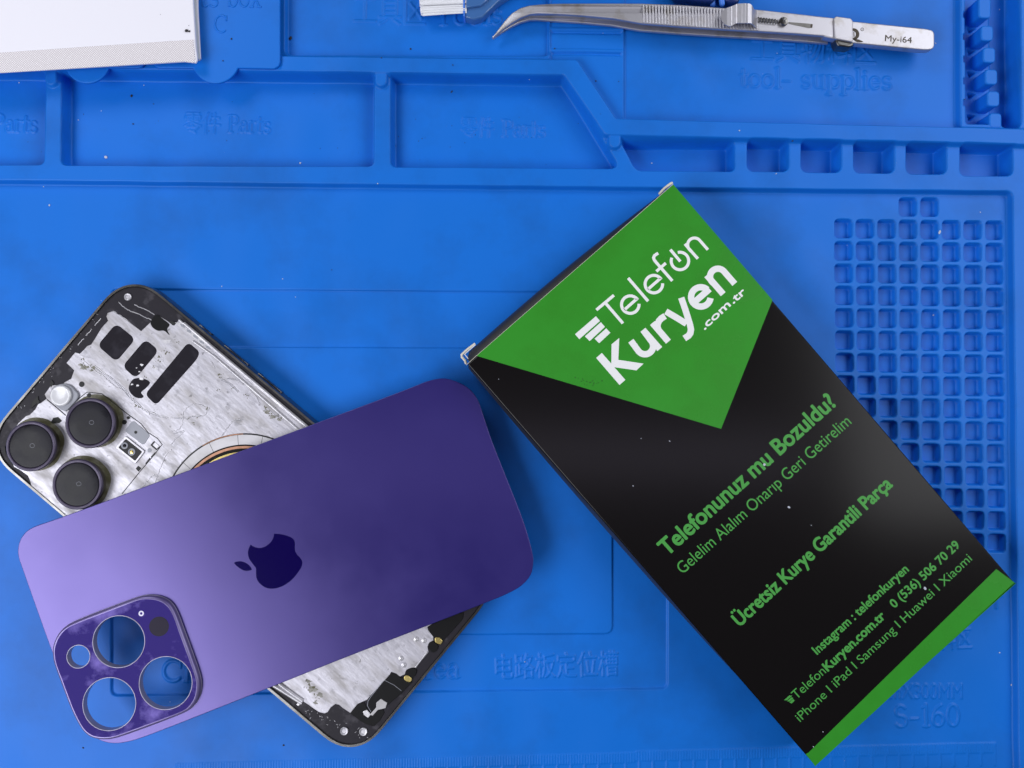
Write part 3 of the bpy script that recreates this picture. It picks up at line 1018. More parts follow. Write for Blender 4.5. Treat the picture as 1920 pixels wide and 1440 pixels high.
for x, y, r in ((690, 272, 24), (752, 365, 19), (1050, 592, 20), (1084, 554, 13), (1148, 677, 13), (318, 420, 16), (1262, 830, 18)):
    c0 = P(*zz([(x, y)], ZF)[0], PLZ)
    q = r / 4.5 / 5.68
    lathe('plate_hole', *c0, [(q, PLZ + .2 if r == 13 else PLZ + .04), (q * .9, PLZ + (.19 if r == 13 else .045)), (0, PLZ + (.185 if r == 13 else .042))], M['darkhole'] if r != 18 else M['greyplastic'], PHN, 20)
for pts in ([(430, 590), (450, 555), (490, 548), (525, 580), (500, 600), (445, 605)], [(1145, 985), (1165, 960), (1195, 980), (1170, 1010)], [(1225, 940), (1262, 892), (1272, 900), (1235, 950)],
            [(1272, 885), (1308, 845), (1316, 855), (1282, 895)], [(1268, 785), (1300, 750), (1355, 800), (1320, 830)], [(30, 800), (40, 790), (50, 860), (35, 855)],
            [(270, 430), (320, 370), (325, 420), (268, 470)], [(420, 265), (435, 235), (455, 265), (430, 300)]):
    prism('clip_slot', PP(zz(pts, ZF), PLZ), 7.5, PLZ + .045, M['darkhole'], PHN)
prism('clip_slot', PP(zz([(1290, 785), (1310, 760), (1345, 795), (1325, 815)], ZF), PLZ), 7.5, PLZ + .1, M['plate2'], PHN)
# seam round the camera block and the cracked glue lines
seam = zz([(560, 500), (590, 460), (700, 365), (735, 338), (860, 352), (960, 430), (1075, 522), (1190, 605), (1250, 680), (1330, 730), (1368, 780), (1300, 870), (1180, 1010), (1030, 1195)], ZF)
tube('plate_seam', [[(*p, PLZ + .01) for p in PP(seam, PLZ)]], .13, M['darkhole'], PHN, 2)
tube('plate_seam', [[(*p, PLZ + .01) for p in PP(zz([(395, 400), (470, 462), (555, 535)], ZF), PLZ)]], .16, M['darkhole'], PHN, 2)


def squiggle(pts, jit, n=6):
    q = smooth_poly(pts, n, closed=False)
    return [(a_ + random.uniform(-jit, jit), b_ + random.uniform(-jit, jit)) for a_, b_ in q]


crack = [zz([(790, 120), (850, 165), (930, 220), (960, 245), (1010, 290), (1060, 330), (1095, 385), (1150, 430), (1210, 490), (1280, 520), (1340, 545), (1410, 560)], ZF),
         zz([(700, 80), (780, 150), (870, 215), (960, 290), (1030, 330), (1080, 380)], ZF),
         zz([(0, 795), (80, 800), (170, 805), (230, 780), (340, 775), (390, 700)], ZE), zz([(0, 940), (60, 930), (110, 870), (120, 800), (130, 730), (190, 675), (260, 660), (370, 690)], ZE),
         zz([(0, 1075), (60, 1000), (130, 940), (30, 960)], ZE), zz([(410, 215), (430, 250), (450, 290)], ZE), zz([(580, 390), (640, 395), (700, 410)], ZE),
         zz([(700, 420), (780, 470), (880, 590), (920, 660)], ZE), zz([(520, 400), (600, 440), (660, 490), (700, 530)], ZE), zz([(1000, 700), (1060, 760), (1160, 830)], ZE),
         zz([(530, 980), (600, 880), (660, 820), (740, 825)], ZE), zz([(1300, 1110), (1340, 1000), (1390, 880), (1440, 830)], ZF), zz([(1200, 1140), (1250, 1080), (1290, 1040), (1330, 1060)], ZF)]
tube('adhesive_crack', [[(*p, PLZ + .01) for p in PP(squiggle(c_, .7), PLZ)] for c_ in crack[::2]], .065, M['greyplastic'], PHN, 1)
tube('adhesive_ridge', [[(*p, PLZ + .04) for p in PP(squiggle([(x + 1.6, y - 1.2) for x, y in c_], .9), PLZ)] for c_ in crack], .12, M['plate2'], PHN, 1)
# dark glue crumbs on the plate
crumb = bmesh.new()
spots = [(zz([(x, y)], ZF)[0], r) for x, y, r in ((700, 50, .5), (720, 110, .7), (745, 125, .6), (790, 132, .7), (850, 180, .3), (1115, 405, .5), (1150, 445, .6), (1180, 470, .6), (1310, 500, .4), (1260, 520, .3))]
spots += [(zz([(x, y)], ZE)[0], r) for x, y, r in ((505, 345, .5), (515, 375, .4), (495, 510, .4), (380, 695, .55), (230, 840, .5), (190, 800, .4), (290, 790, .4), (980, 690, .7), (1050, 760, .6), (1130, 800, .7),
                                                   (755, 440, .35), (755, 560, .4), (790, 575, .35), (660, 480, .4), (840, 540, .3), (1300, 880, .4), (1010, 730, .5), (430, 90, .5))]
spots += [(zz([(x, y)], ZB)[0], r) for x, y, r in ((490, 770, .8), (440, 740, .6), (510, 840, .6), (455, 790, .4), (530, 880, .4), (885, 548, .3), (850, 730, .3))]
spots += [(zz([(x, y)], ZD)[0], r) for x, y, r in ((945, 775, .6), (930, 760, .4), (1060, 665, .4), (870, 820, .7), (860, 870, .5), (820, 930, .5), (1500, 1005, .5), (200, 940, .8), (160, 925, .6), (80, 910, .5), (740, 1035, .5))]
for (x, y), r in spots:
    for k in range(4):
        p = P(x + random.gauss(0, 2.2), y + random.gauss(0, 1.8), PLZ)
        bmesh.ops.create_icosphere(crumb, subdivisions=1, radius=1, matrix=Matrix.Translation((*p, PLZ)) @ Matrix.Rotation(random.uniform(0, 3), 4, 'Z') @ Matrix.Diagonal((r * random.uniform(.25, .8), r * random.uniform(.15, .5), .1, 1)))
cm = bpy.data.meshes.new('glue_crumbs')
crumb.to_mesh(cm)
crumb.free()
link('glue_crumbs', cm, M['grime_shade'], PHN)['kind'] = 'stuff'
# light streaks where the border was scraped
tube('adhesive_ridge', [[(*p, 7.36) for p in PP(squiggle(zz(c_, ZD), .8), 7.36)] for c_ in
                        ([(455, 255), (500, 300), (560, 340), (640, 370), (720, 410), (800, 445)], [(620, 285), (700, 320), (770, 350), (830, 390)], [(400, 350), (470, 395), (540, 440), (600, 500)],
                         [(270, 430), (235, 470), (210, 500)], [(180, 540), (140, 580), (115, 605)], [(100, 635), (60, 670), (35, 705)])], .16, M['plate2'], PHN, 1)
# torn tape and grey glue left on the plate, and pale flakes on the black border
random.seed(21)


def patch(name, px, py, r, z, mt, n=13, th=.03):
    c_ = P(px, py, z)
    pts = []
    for k in range(n):
        q = 2 * math.pi * k / n
        w_ = r * random.uniform(.45, 1.15)
        pts.append((c_[0] + w_ * math.cos(q) * 1.3, c_[1] + w_ * math.sin(q) * .8))
    prism(name, smooth_poly(pts, 2), z - .03, z + th, mt, PHN)


for px, py, r in ((222, 655, .9), (300, 672, 1.5), (288, 660, 1.1), (262, 716, .8), (312, 640, 1.2), (292, 690, .9)):
    patch('torn_tape', px, py, r, PLZ, M['plate2'], th=random.uniform(.02, .05))
for px, py, r in ((158, 690, 1.0), (150, 684, .7), (172, 694, .6), (500, 772, .9), (512, 781, 1.1), (526, 786, .8), (585, 1292, 1.6), (600, 1303, 1.0), (578, 1277, .9), (592, 1318, .7)):
    patch('glue_patch', px, py, r, PLZ, M['gluegrey'], th=random.uniform(.02, .06))
for px, py, r in ((266, 710, .62), (258, 723, .42), (247, 721, .38), (262, 697, .3), (266, 684, .55), (256, 690, .25)):
    patch('torn_tape', px, py, r, PLZ + .07, M['plate2'], n=8, th=.05)
flk = []
for k in range(70):
    t = random.random()
    if k % 2:
        x_, y_ = 30 + 190 * t + random.gauss(0, 5), 775 - 232 * t + random.gauss(0, 4)
    else:
        x_, y_ = 575 + 110 * t + random.gauss(0, 6), 1335 + 45 * t + random.gauss(0, 6)
    p_ = P(x_, y_, 7.36)
    q_ = random.uniform(0, 3.1)
    l_ = random.uniform(.15, .7)
    flk.append([(p_[0], p_[1], 7.35), (p_[0] + l_ * math.cos(q_), p_[1] + l_ * math.sin(q_), 7.35)])
fo = tube('border_scratches', flk, .055, M['plate2'], PHN, 1)
fo['kind'] = 'stuff'
# charging coil
cc = P(458, 967, PLZ)


def ring_arc(r0, r1, z0, z1, name, mt, a0=0, a1=360):
    n = 96
    if a1 - a0 >= 360:
        return prism(name, [circle(*cc, r1, n), circle(*cc, r0, n)], z0, z1, mt, PHN)
    return prism(name, [(cc[0] + r1 * math.cos(q), cc[1] + r1 * math.sin(q)) for q in np.radians(np.linspace(a0, a1, 40))]
                 + [(cc[0] + r0 * math.cos(q), cc[1] + r0 * math.sin(q)) for q in np.radians(np.linspace(a1, a0, 40))], z0, z1, mt)


ring_arc(26.6, 27.1, PLZ - .1, PLZ + .06, 'coil_groove', M['darkhole'])
ring_arc(23.4, 26.6, PLZ - .1, PLZ + .05, 'magnet_ring', M['magnet'])
ring_arc(22.9, 23.4, PLZ - .1, PLZ + .07, 'coil_groove', M['flex'])
ring_arc(22.1, 22.9, PLZ - .1, PLZ + .12, 'charging_coil', M['copper'])
ring_arc(21.0, 22.1, PLZ - .1, PLZ + .08, 'coil_groove', M['flex'])
ring_arc(20.4, 21.0, PLZ - .1, PLZ + .12, 'charging_coil', M['brass'])
ring_arc(14.0, 20.4, PLZ - .1, PLZ + .1, 'charging_coil', M['copper'])
tube('copper_sliver', [[(cc[0] + 26.85 * math.cos(q), cc[1] + 26.85 * math.sin(q), PLZ + .06) for q in np.radians(np.linspace(92, 122, 24))]], .22, M['copper'], PHN, 2)
for q in np.radians([62, 78, 96, 117, 140]):
    tube('magnet_joint', [[(cc[0] + r * math.cos(q), cc[1] + r * math.sin(q), PLZ + .05) for r in (23.4, 26.6)]], .06, M['border'], PHN, 1)
# connectors at the foot of the phone
prism('connector', PP(zz([(1160, 640), (1200, 655), (1240, 690), (1285, 690), (1335, 730), (1240, 830), (1100, 950), (1110, 905), (1070, 870), (1030, 910), (1020, 950), (985, 985), (955, 950), (960, 900), (1110, 708)], ZB), 7.8),
      7.2, 7.8, M['flex'], PHN, bevel=.12)
tube('connector_edge', [[(*p, 7.8) for p in PP(zz([(1105, 712), (1180, 750), (1245, 800)], ZB), 7.8)]], .08, M['greyplastic'], PHN, 1)
tube('connector_edge', [[(*p, 7.8) for p in PP(zz([(1090, 720), (985, 850), (960, 890), (955, 930), (985, 980)], ZB), 7.8)]], .10, M['greyplastic'], PHN, 1)
prism('connector', PP(zz([(870, 910), (930, 900), (965, 985), (1090, 960), (1100, 990), (1060, 1060), (1010, 1105), (950, 1090), (905, 1065), (808, 995)], ZB), 7.5), 7.2, 7.55, M['flex'], PHN, bevel=.1)
prism('connector', PP(round_poly(zz([(1470, 250), (1700, 140), (1780, 130), (1770, 190), (1600, 380), (1575, 350), (1530, 345), (1490, 300)], ZB), 2), 7.6), 7.2, 7.65, M['flex'], PHN, bevel=.1)
prism('connector', PP(smooth_poly(zz([(1475, 420), (1490, 385), (1530, 385), (1560, 420), (1545, 460), (1510, 470)], ZB)), 7.7), 7.3, 7.75, M['flex'], PHN, bevel=.1)
prism('connector', PP(smooth_poly(zz([(1280, 660), (1292, 622), (1335, 605), (1375, 622), (1370, 660), (1340, 690)], ZB)), 7.7), 7.3, 7.72, M['flex'], PHN, bevel=.1)
prism('gold_contact', PP(smooth_poly(zz([(1270, 680), (1300, 670), (1335, 700), (1320, 728), (1275, 712)], ZB)), 7.9), 7.4, 7.95, M['brass'], PHN, bevel=.15)
prism('gold_contact', PP(smooth_poly(zz([(1535, 350), (1565, 345), (1598, 375), (1580, 405), (1538, 385)], ZB)), 7.9), 7.4, 7.95, M['brass'], PHN, bevel=.15)
prism('gold_contact', PP(zz([(1030, 905), (1070, 870), (1125, 905), (1110, 950), (1045, 965), (1000, 1015), (975, 1005), (1030, 945)], ZB), 7.9), 7.6, 7.95, M['magnet'], PHN, bevel=.1)
prism('gold_contact', PP(zz([(915, 980), (950, 965), (985, 1005), (960, 1035), (925, 1010)], ZB), 7.9), 7.5, 7.85, M['plate2'], PHN, bevel=.1)
tube('plate_seam', [[(*p, PLZ) for p in PP(zz([(1365, 600), (1470, 465)], ZB), PLZ)]], .3, M['plate2'], PHN, 2)
for x, y in ((1373, 360), (1440, 370), (1243, 522), (1268, 580)):
    c0 = P(*zz([(x, y)], ZB)[0], PLZ)
    lathe('plate_stud', *c0, [(.8, PLZ - .1), (.78, PLZ + .16), (.55, PLZ + .24), (.45, PLZ + .12), (.25, PLZ + .2), (0, PLZ + .22)], M['plate2'], PHN, 20)
# side buttons
for (x0_, y0_), (x1_, y1_) in (((374.5, 608.5), (397, 627)), ((421.5, 647), (466, 684)), ((485, 699.5), (529, 736))):
    p0, p1 = np.array(P(x0_, y0_, 5)), np.array(P(x1_, y1_, 5))
    c0 = [p0 - an * 1.0, p1 - an * 1.0, p1 + an * .15, p0 + an * .15]
    prism('side_button', [tuple(q) for q in c0], 3.0, 5.4, M['steel'], PHN, bevel=.25)

# ------------------------------------------------------------------ purple back cover, leaning on the phone
g0, g1 = np.array(P(38, 1200, 13)), np.array(P(988, 900, 9))
gl = np.linalg.norm(g1 - g0)
gd = (g1 - g0) / gl


def gz(x, y):
    return 13.3 - 4.4 * (np.dot(np.array((x, y)) - g0, gd)) / gl


def PG(px, py, up=.7):
    z = 11.0
    for _ in range(5):
        p = P(px, py, z)
        z = gz(*p) + up
    return p


def PPG(pts, up=.7, zoom=None):
    if zoom:
        pts = zz(pts, zoom)
    return [PG(a_, b_, up) for a_, b_ in pts]


gc = PG(520, 1050)
CV = empty('back_cover', (gc[0], gc[1], gz(*gc)), 'frosted purple glass back cover with camera cutouts leaning across the phone', 'phone cover')
outline = [(197, 940), (450, 846.3), (700, 753.6), (770, 727), (804, 714), (834, 709.5), (862, 718), (882, 731), (896, 750), (906, 778), (922, 826), (950, 897), (978, 968), (992, 1012),
           (999, 1041), (999.5, 1058), (995, 1078), (978, 1098), (950, 1114), (910, 1130.5), (811, 1169.6), (640, 1236), (467, 1305), (333, 1358), (270, 1382), (240, 1391), (213, 1394),
           (187, 1388), (165, 1371), (149, 1348), (133, 1314), (108, 1250), (83, 1183), (43, 1070), (35, 1046), (33.5, 1030), (38, 1012), (50, 996), (68, 986), (100, 975)]
outline = smooth_poly(outline, 3)
ZH = (80, 1090, 4.5)
bump = smooth_poly(zz([(106, 560), (108, 620), (122, 690), (180, 850), (260, 1060), (330, 1200), (385, 1270), (450, 1308), (540, 1320), (630, 1310), (760, 1268), (1000, 1180), (1200, 1100),
                       (1275, 1050), (1325, 970), (1342, 870), (1325, 770), (1270, 610), (1200, 420), (1140, 260), (1085, 175), (1010, 130), (915, 115), (830, 125), (700, 170), (500, 245), (330, 312),
                       (220, 365), (155, 430), (120, 500)], ZH), 3)
holes = [(222.9, 1203, 48.3), (205.2, 1320, 49), (310.8, 1280.6, 49.2), (147.2, 1231, 21.8)]
hl = []
for x, y, r in holes:
    c0 = PG(x, y, 2.5)
    hl.append((c0, r / 5.84))


def inset(poly, q):
    c0 = np.mean(np.array(poly), 0)
    out = []
    for p in poly:
        v_ = np.array(p) - c0
        out.append(tuple(c0 + v_ * (1 - q / np.linalg.norm(v_))))
    return out


bmm = PPG(bump, .75)
panel = prism('cover_panel', [PPG(outline), inset(bmm, 1.2)], 0, .7, M['purple'], CV, bevel=.18, res=3, zf=gz)
bo = prism('camera_bump', [inset(bmm, .9)] + [circle(*c0, r, 72) for c0, r in hl], -.15, 2.6, M['purplegloss'], CV, bevel=.1, res=3, zf=gz)
prism('bump_wall', [bmm, inset(bmm, 2.6)], -.1, 2.58, M['bumpwall'], bo, bevel=.85, res=7, zf=gz)
prism('bump_rim', [inset(bmm, -.12), inset(bmm, .25)], .6, .95, M['rim'], bo, bevel=.1, zf=gz)
for c0, r in hl:
    prism('lens_rim', [circle(*c0, r + .02), circle(*c0, r - .24)], .2, 2.62, M['rim'], bo, bevel=.1, zf=gz)
c0 = PG(298.2, 1174.6, 2.6)
prism('sensor_window', circle(*c0, 18.2 / 5.84), 2.5, 2.63, M['sensor'], bo, zf=gz)
c0 = PG(264.9, 1150.2, 2.6)
prism('microphone_hole', [circle(*c0, .85, 24), circle(*c0, .42, 24)], 2.5, 2.68, M['rim'], bo, zf=gz)
ZP = (420, 980, 10.283)
apple = [(965, 215), (1030, 216), (1090, 222), (1210, 250), (1310, 295), (1352, 340), (1368, 400), (1366, 480), (1372, 545), (1410, 615), (1470, 680), (1503, 735), (1510, 785), (1490, 860), (1440, 940),
         (1370, 1035), (1280, 1125), (1170, 1200), (1060, 1250), (950, 1272), (860, 1268), (780, 1240), (710, 1190), (650, 1120), (622, 1040), (618, 960), (616, 880), (590, 840), (540, 775), (490, 700),
         (467, 630), (463, 560), (480, 490), (515, 422)]
bite = [(560, 455), (620, 478), (690, 486), (770, 470), (840, 430), (900, 375), (940, 315), (958, 260)]
leaf1, leaf2 = [(190, 775), (240, 752), (320, 745), (400, 765), (460, 800), (510, 850), (540, 905)], [(500, 922), (430, 930), (350, 908), (270, 855), (225, 815)]
ap = smooth_poly(apple, 4, False) + smooth_poly([apple[-1]] + bite + [apple[0]], 4, False)[1:-1]
lf = smooth_poly(leaf1, 4, False) + smooth_poly([leaf1[-1]] + leaf2 + [leaf1[0]], 4, False)[1:-1]
prism('logo', [PPG(ap, .7, ZP)], .69, .712, M['logo'], CV, zf=gz)
prism('logo', [PPG(lf, .7, ZP)], .69, .712, M['logo'], CV, zf=gz)

# ------------------------------------------------------------------ locking tweezers
TW = empty('tweezers', (*P(1340, 45, 2), 1.2), 'curved steel locking tweezers with ridged grip lying along the top', 'tweezers')
ZT, ZU = (960, 0, 3.692), (1320, 0, 4.364)
up_edge = [(922, 61.5), (934, 47), (946, 33), (960, 19.5), (976, 11.5), (992, 8.3), (1020, 7.3), (1060, 7), (1130, 6.8), (1204, 7), (1280, 10), (1350, 15), (1421, 18.5), (1490, 26), (1563, 34.4)]
lo_edge = [(1563, 70), (1490, 64), (1420, 59.5), (1350, 55.5), (1280, 51), (1204, 45), (1150, 35.5), (1090, 30), (1028, 26), (1008, 24.5), (995, 25), (976, 30.5), (958, 39.5), (940, 51), (925, 62)]
arm = up_edge + lo_edge


def dens(poly, n=4):
    out = []
    for i in range(len(poly)):
        p, q = poly[i], poly[(i + 1) % len(poly)]
        for k in range(n):
            out.append((p[0] + (q[0] - p[0]) * k / n, p[1] + (q[1] - p[1]) * k / n))
    return out


xa, xb = P(922, 60, 5)[0], P(1060, 20, 5)[0]


def arm_z(x, y):
    t = min(max((x - xa) / (xb - xa), 0), 1)
    return -3.6 * (1 - t * (2 - t))


prism('arm', PP(dens(arm), 7.0), 6.1, 7.4, M['brushed'], TW, bevel=.45, res=3, zf=arm_z)
prism('arm', PP(dens(arm), 7.2), 1.7, 3.0, M['brushed'], TW, bevel=.4, res=3, zf=lambda x, y: -.25 * arm_z(x, y) - .2)
prism('handle', PP(round_poly([(1545, 32.5), (1600, 40), (1738, 54), (1752, 58), (1752, 92), (1735, 94), (1600, 81), (1545, 69)], [0, 0, 6, 14, 18, 6, 0, 0]), 7.2), 4.6, 7.35, M['brushed'], TW, bevel=.4)
rid = []
for k in range(38):
    x = 1206.5 + 5.75 * k
    t = (x - 1204) / (1421 - 1204)
    yt = np.interp(x, [p[0] for p in up_edge], [p[1] for p in up_edge])
    yb = np.interp(x, [p[0] for p in lo_edge[::-1]], [p[1] for p in lo_edge[::-1]])
    rid.append([(*P(x, yt + 2, 7.4), 7.3), (*P(x + .4, (yt + yb) / 2, 7.4), 7.38), (*P(x + .8, yb - 2.5, 7.4), 7.3)])
tube('grip_ridges', rid, .36, M['brushed'], TW, 3)
# slot, spring, screw
prism('slot', PP(zz([(440, 145), (600, 165), (610, 195), (440, 180)], ZU), 7.4), 7.38, 7.44, M['darksteel'], TW)
prism('slot', PP(round_poly(zz([(690, 180), (870, 195), (885, 225), (860, 232), (690, 195)], ZU), 2), 7.4), 7.38, 7.45, M['steel'], TW)
prism('slot', PP(zz([(872, 195), (890, 200), (885, 228), (870, 228)], ZU), 7.4), 7.38, 7.46, M['etch'], TW)
sp0, sp1 = np.array(P(*zz([(440, 160)], ZU)[0], 7.8)), np.array(P(*zz([(600, 180)], ZU)[0], 7.8))
sd = (sp1 - sp0) / np.linalg.norm(sp1 - sp0)
sn = np.array([-sd[1], sd[0]])
tube('spring', [[(*(sp0 + (sp1 - sp0) * q / 140 + sn * .78 * math.cos(q * .314)), 7.7 + .6 * math.sin(q * .314)) for q in range(141)]], .16, M['steel'], TW, 2)
c0 = P(1470, 39.4, 8.3)
sc = lathe('screw', *c0, [(1.5, 7.3), (1.55, 8.0), (1.3, 8.45), (.7, 8.6), (0, 8.62)], M['steel'], TW, 32)
tube('screw_slot', [[(c0[0] - .7, c0[1] - .5, 8.58), (c0[0] + .7, c0[1] + .5, 8.58)], [(c0[0] - .5, c0[1] + .7, 8.58), (c0[0] + .5, c0[1] - .7, 8.58)]], .13, M['darksteel'], sc, 1)
# collar
prism('collar', PP(round_poly(zz([(1062, 150), (1080, 132), (1200, 148), (1218, 168), (1220, 345), (1070, 315)], ZU), 1.5), 8), 6.8, 8.0, M['brushed'], TW, bevel=.3)
prism('collar', PP(zz([(1068, 312), (1220, 342), (1218, 378), (1180, 395), (1090, 385), (1070, 350)], ZU), 6.5), 3.0, 7.3, M['steel'], TW, bevel=.6)
# thumb slide: a wavy sheet
zx = (1300, 0, 16)
tu = [(820, 480), (850, 350), (960, 255), (1140, 190), (1330, 110), (1560, 95), (1700, 110), (1770, 165), (1812, 260)]
tl = [(820, 480), (850, 630), (950, 740), (1100, 792), (1310, 690), (1500, 692), (1700, 690), (1770, 720), (1812, 745)]
bm = bmesh.new()
xs = np.linspace(822, 1905, 60)
G = []
for x in xs:
    yt = np.interp(x, [p[0] for p in tu], [p[1] for p in tu]) + max(0, x - 1812) * 1.1
    yb = np.interp(x, [p[0] for p in tl], [p[1] for p in tl]) + max(0, x - 1812) * 1.2
    zt = np.interp(x, [820, 1000, 1130, 1180, 1300, 1450, 1570, 1650, 1760, 1812, 1905], [9.6, 9.9, 10.4, 10.1, 9.2, 9.3, 10.3, 10.35, 9.9, 9.0, 7.5])
    row = []
    for j in range(9):
        q = zz([(x, yt + (yb - yt) * j / 8)], zx)[0]
        p = P(*q, zt)
        row.append(bm.verts.new((p[0], p[1], zt)))
    G.append(row)
for i in range(len(xs) - 1):
    for j in range(8):
        bm.faces.new((G[i][j], G[i][j + 1], G[i + 1][j + 1], G[i + 1][j]))
bmesh.ops.remove_doubles(bm, verts=bm.verts, dist=.01)
bmesh.ops.recalc_face_normals(bm, faces=bm.faces)
bmesh.ops.solidify(bm, geom=bm.faces[:], thickness=.35)
me = bpy.data.meshes.new('thumb_slide')
bm.to_mesh(me)
bm.free()
link('thumb_slide', me, M['brushed'], TW, 50)
print_text('lettering', 'My-i64', (1659, 76.8), (1709.5, 81), 11.5, 7.36, M['etch'], TW, .018)
prism('maker_mark', [PP(smooth_poly(zz([(1217, 232), (1245, 236), (1268, 262), (1269, 295), (1252, 318), (1217, 328), (1218, 312), (1236, 300), (1242, 280), (1236, 262), (1218, 252)], ZU), 3), 7.36)], 7.352, 7.364, M['etch'], TW)
prism('maker_mark', PP(smooth_poly(zz([(1225, 318), (1262, 322), (1303, 342), (1262, 346), (1235, 336)], ZU), 3), 7.36), 7.352, 7.364, M['etch'], TW)
prism('maker_mark', PP(zz([(1222, 262), (1230, 260), (1232, 300), (1224, 302)], ZU), 7.36), 7.352, 7.364, M['etch'], TW)
c0 = P(*zz([(1295, 240)], ZU)[0], 7.36)
prism('maker_mark', [circle(*c0, .6, 20), circle(*c0, .42, 20)], 7.352, 7.364, M['etch'], TW)
print_text('maker_mark', 'R', zz([(1290, 246)], ZU)[0], zz([(1300, 247)], ZU)[0], 3, 7.362, M['etch'], TW)

# ------------------------------------------------------------------ brush at the top edge
BR = empty('brush', (*P(850, 5, 2), .5), 'small brush with white bristles and a blue plastic handle', 'brush')
hair = []
for k in range(330):
    v = random.random()
    z = 1.2 + 4.2 * random.random()
    y1_ = -34 + 58 * v
    x0_ = 784 + 7 * v + random.uniform(-2.2, 2.5)
    y0_ = -34 + 62 * v + random.uniform(-1, 1)
    hair.append([(*P(875, y1_, z), z), (*P((875 + x0_) / 2, (y1_ + y0_) / 2, z), z + random.uniform(-.1, .1)), (*P(x0_, y0_, z), z - .3)])
tube('bristles', hair, .26, M['bristle'], BR, 1)
hd = prism('handle', PP([(870, -60), (869, 24), (871, 33), (888, 38), (905, 33), (916, 22), (936, 3), (960, -12), (1100, -40), (1100, -90)], 4.5), .9, 5.0, M['blueplastic'], BR, bevel=.6)
prism('ferrule', PP([(868, -60), (868.5, 31), (872, 32), (872, -60)], 5.2), 1.0, 5.6, M['lightblue'], BR, bevel=.2)
prism('handle_ridge', PP([(874, -60), (874, 14), (902, 10), (912, 2), (930, -20), (1100, -60), (1100, -80)], 6.2), 4.6, 6.2, M['blueplastic'], hd, bevel=.5)

# ------------------------------------------------------------------ dark tool end behind the tweezers
NV = empty('rubber_tool', (*P(1345, -5, 3), .5), 'dark navy rubber tool end poking in behind the tweezer slide', 'tool')
prism('tool_body', PP(smooth_poly([(1240, -60), (1262, -6), (1290, 1), (1326, 5.5), (1340, 0), (1345, -30), (1390, -60)]), 4), .8, 5.0, M['navy'], NV, bevel=1.0, res=4)
prism('tool_body', PP(smooth_poly([(1360, -40), (1357, -4), (1364, 5), (1378, 7.5), (1387, -1), (1396, -40)]), 4.5), .8, 5.5, M['navy'], NV, bevel=1.0, res=4)
for pts, z, r in (([(1351, -30), (1352.5, -8), (1354, 7)], 4.5, .95), ([(1333, -30), (1334, -5), (1336.5, 8)], 2.5, 1.05)):
    q = [(*P(*p, z), z) for p in pts]
    o = tube('tool_prong', [smooth_path for smooth_path in [q]], r, M['lightblue'], NV, 6)
    bmp = bmesh.new()
    bmp.from_mesh(o.data)
    bmesh.ops.create_uvsphere(bmp, u_segments=16, v_segments=10, radius=r * K, matrix=Matrix.Translation(Vector(q[-1]) * K - world_loc(NV)))
    bmp.to_mesh(o.data)
    bmp.free()
    o.data.shade_smooth()

# ------------------------------------------------------------------ specks of dust
def specks(name, pts, mt, label):
    bm = bmesh.new()
    for x, y, r, z in pts:
        p = P(x, y, z if z is not None else 0)
        h = hz(*p) if z is None else z
        p = P(x, y, h)
        if z is None:
            h = hz(*p)
        bmesh.ops.create_icosphere(bm, subdivisions=1, radius=1, matrix=Matrix.Translation((*p, h + r * .25)) @ Matrix.Rotation(random.uniform(0, 6), 4, 'Z')
                                   @ Matrix.Diagonal((r * random.uniform(.7, 1.4), r * random.uniform(.5, .9), r * .5, 1)))
    me = bpy.data.meshes.new(name)
    bm.to_mesh(me)
    bm.free()
    o = link(name, me, mt, smooth=False)
    tag(o, label, 'dust', kind='stuff')


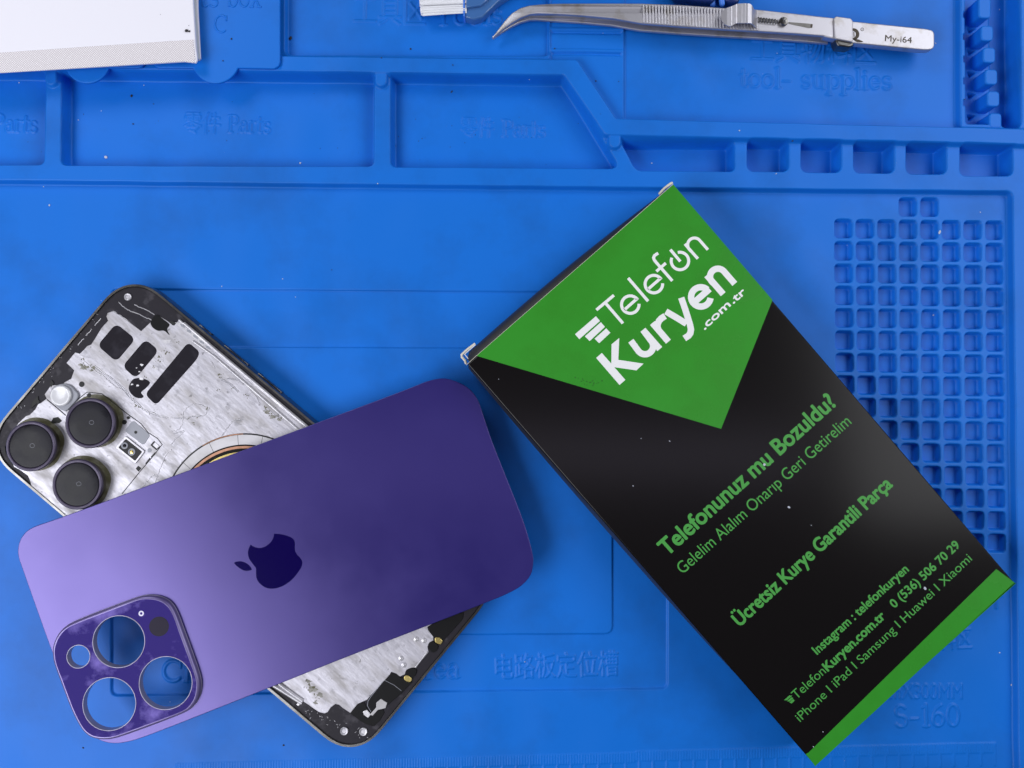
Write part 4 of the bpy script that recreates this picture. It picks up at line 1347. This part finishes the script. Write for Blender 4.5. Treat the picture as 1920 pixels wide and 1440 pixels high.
wh = [(199, 295, .62, None), (93, 385, .42, None), (36, 155, .25, None), (270, 160, .22, None), (147, 225, .22, None), (190, 208, .2, None), (563, 306, .45, None), (640 + 352, 153, .35, None),
      (1222, 306, .3, None), (1386, 245, .35, None), (1754, 81.5, .3, None), (1753, 439, .62, None), (1588, 459, .35, None), (1750, 591, .35, None), (1874, 1223.5, .3, None), (1896, 1284, .35, None),
      (942, 54, .25, None), (1457, 30 + 70, .2, None), (1280 + 107, 245, .25, None), (1838, 398, .25, None), (984, 1241, .25, None), (319, 1316, .22, None), (1455, 370 * 0 + 326, .3, None), (1874, 18, .3, None),
      (530, 523, .22, None), (554, 557, .22, None), (416, 537, .2, None), (205, 344, .25, None), (82, 350, .25, None), (1131, 60, .2, None), (708, 344, .25, None),
      (1433, 871, .55, 16.05), (1479, 951, .45, 16.05), (1521, 985, .28, 16.05), (1734, 1103, .55, 16.05), (1255.5, 827, .22, 16.05), (1202, 822, .2, 16.05), (935, 711, .18, 16.05), (1187, 911, .2, 16.05),
      (1525, 1400, .22, 16.05), (1543, 1372, .22, 16.05)]
for k in range(14):
    wh.append((random.uniform(10, 1900), random.uniform(20, 1430) if k % 3 else random.uniform(130, 330), random.uniform(.05, .11), None))
specks('dust_specks', wh, M['speck'], 'tiny white dust specks scattered over the mat and the carton')
dk = [(247, 180, .6, None), (250, 232.5, .35, None), (288, 195, .25, None), (545, 72, .6, None), (434, 73, .3, 5.7), (418, 114, .3, 5.7), (770, 92, .4, None), (717, 78 + 35, .25, None), (1117, 152, .35, None),
      (1160, 153, .25, None), (1488, 262, .35, None), (849, 122, .25, 4.4), (640 + 207, 172, .4, None), (532, 1397, .35, None), (350, 58, .75, 10.05), (355, 59, .5, 10.05), (301, 27, .15, 10.05), (354, 48, .16, 10.05),
      (531, 1398, .2, None), (156, 1402, .3, None), (622, 506, .2, None), (1804, 189, .4, None), (1040, 92, .3, None), (1462, 838, .12, 16.05)]
for k in range(40):
    dk.append((random.uniform(735, 1140) if k % 2 else random.uniform(0, 700), random.uniform(150, 310), random.uniform(.08, .2), None))
for k in range(24):
    dk.append((random.gauss(1102, 16), random.gauss(716, 5), random.uniform(.08, .2), 16.05))
specks('debris_specks', dk, M['darkspeck'], 'tiny dark crumbs of debris on the mat, notebook and carton')
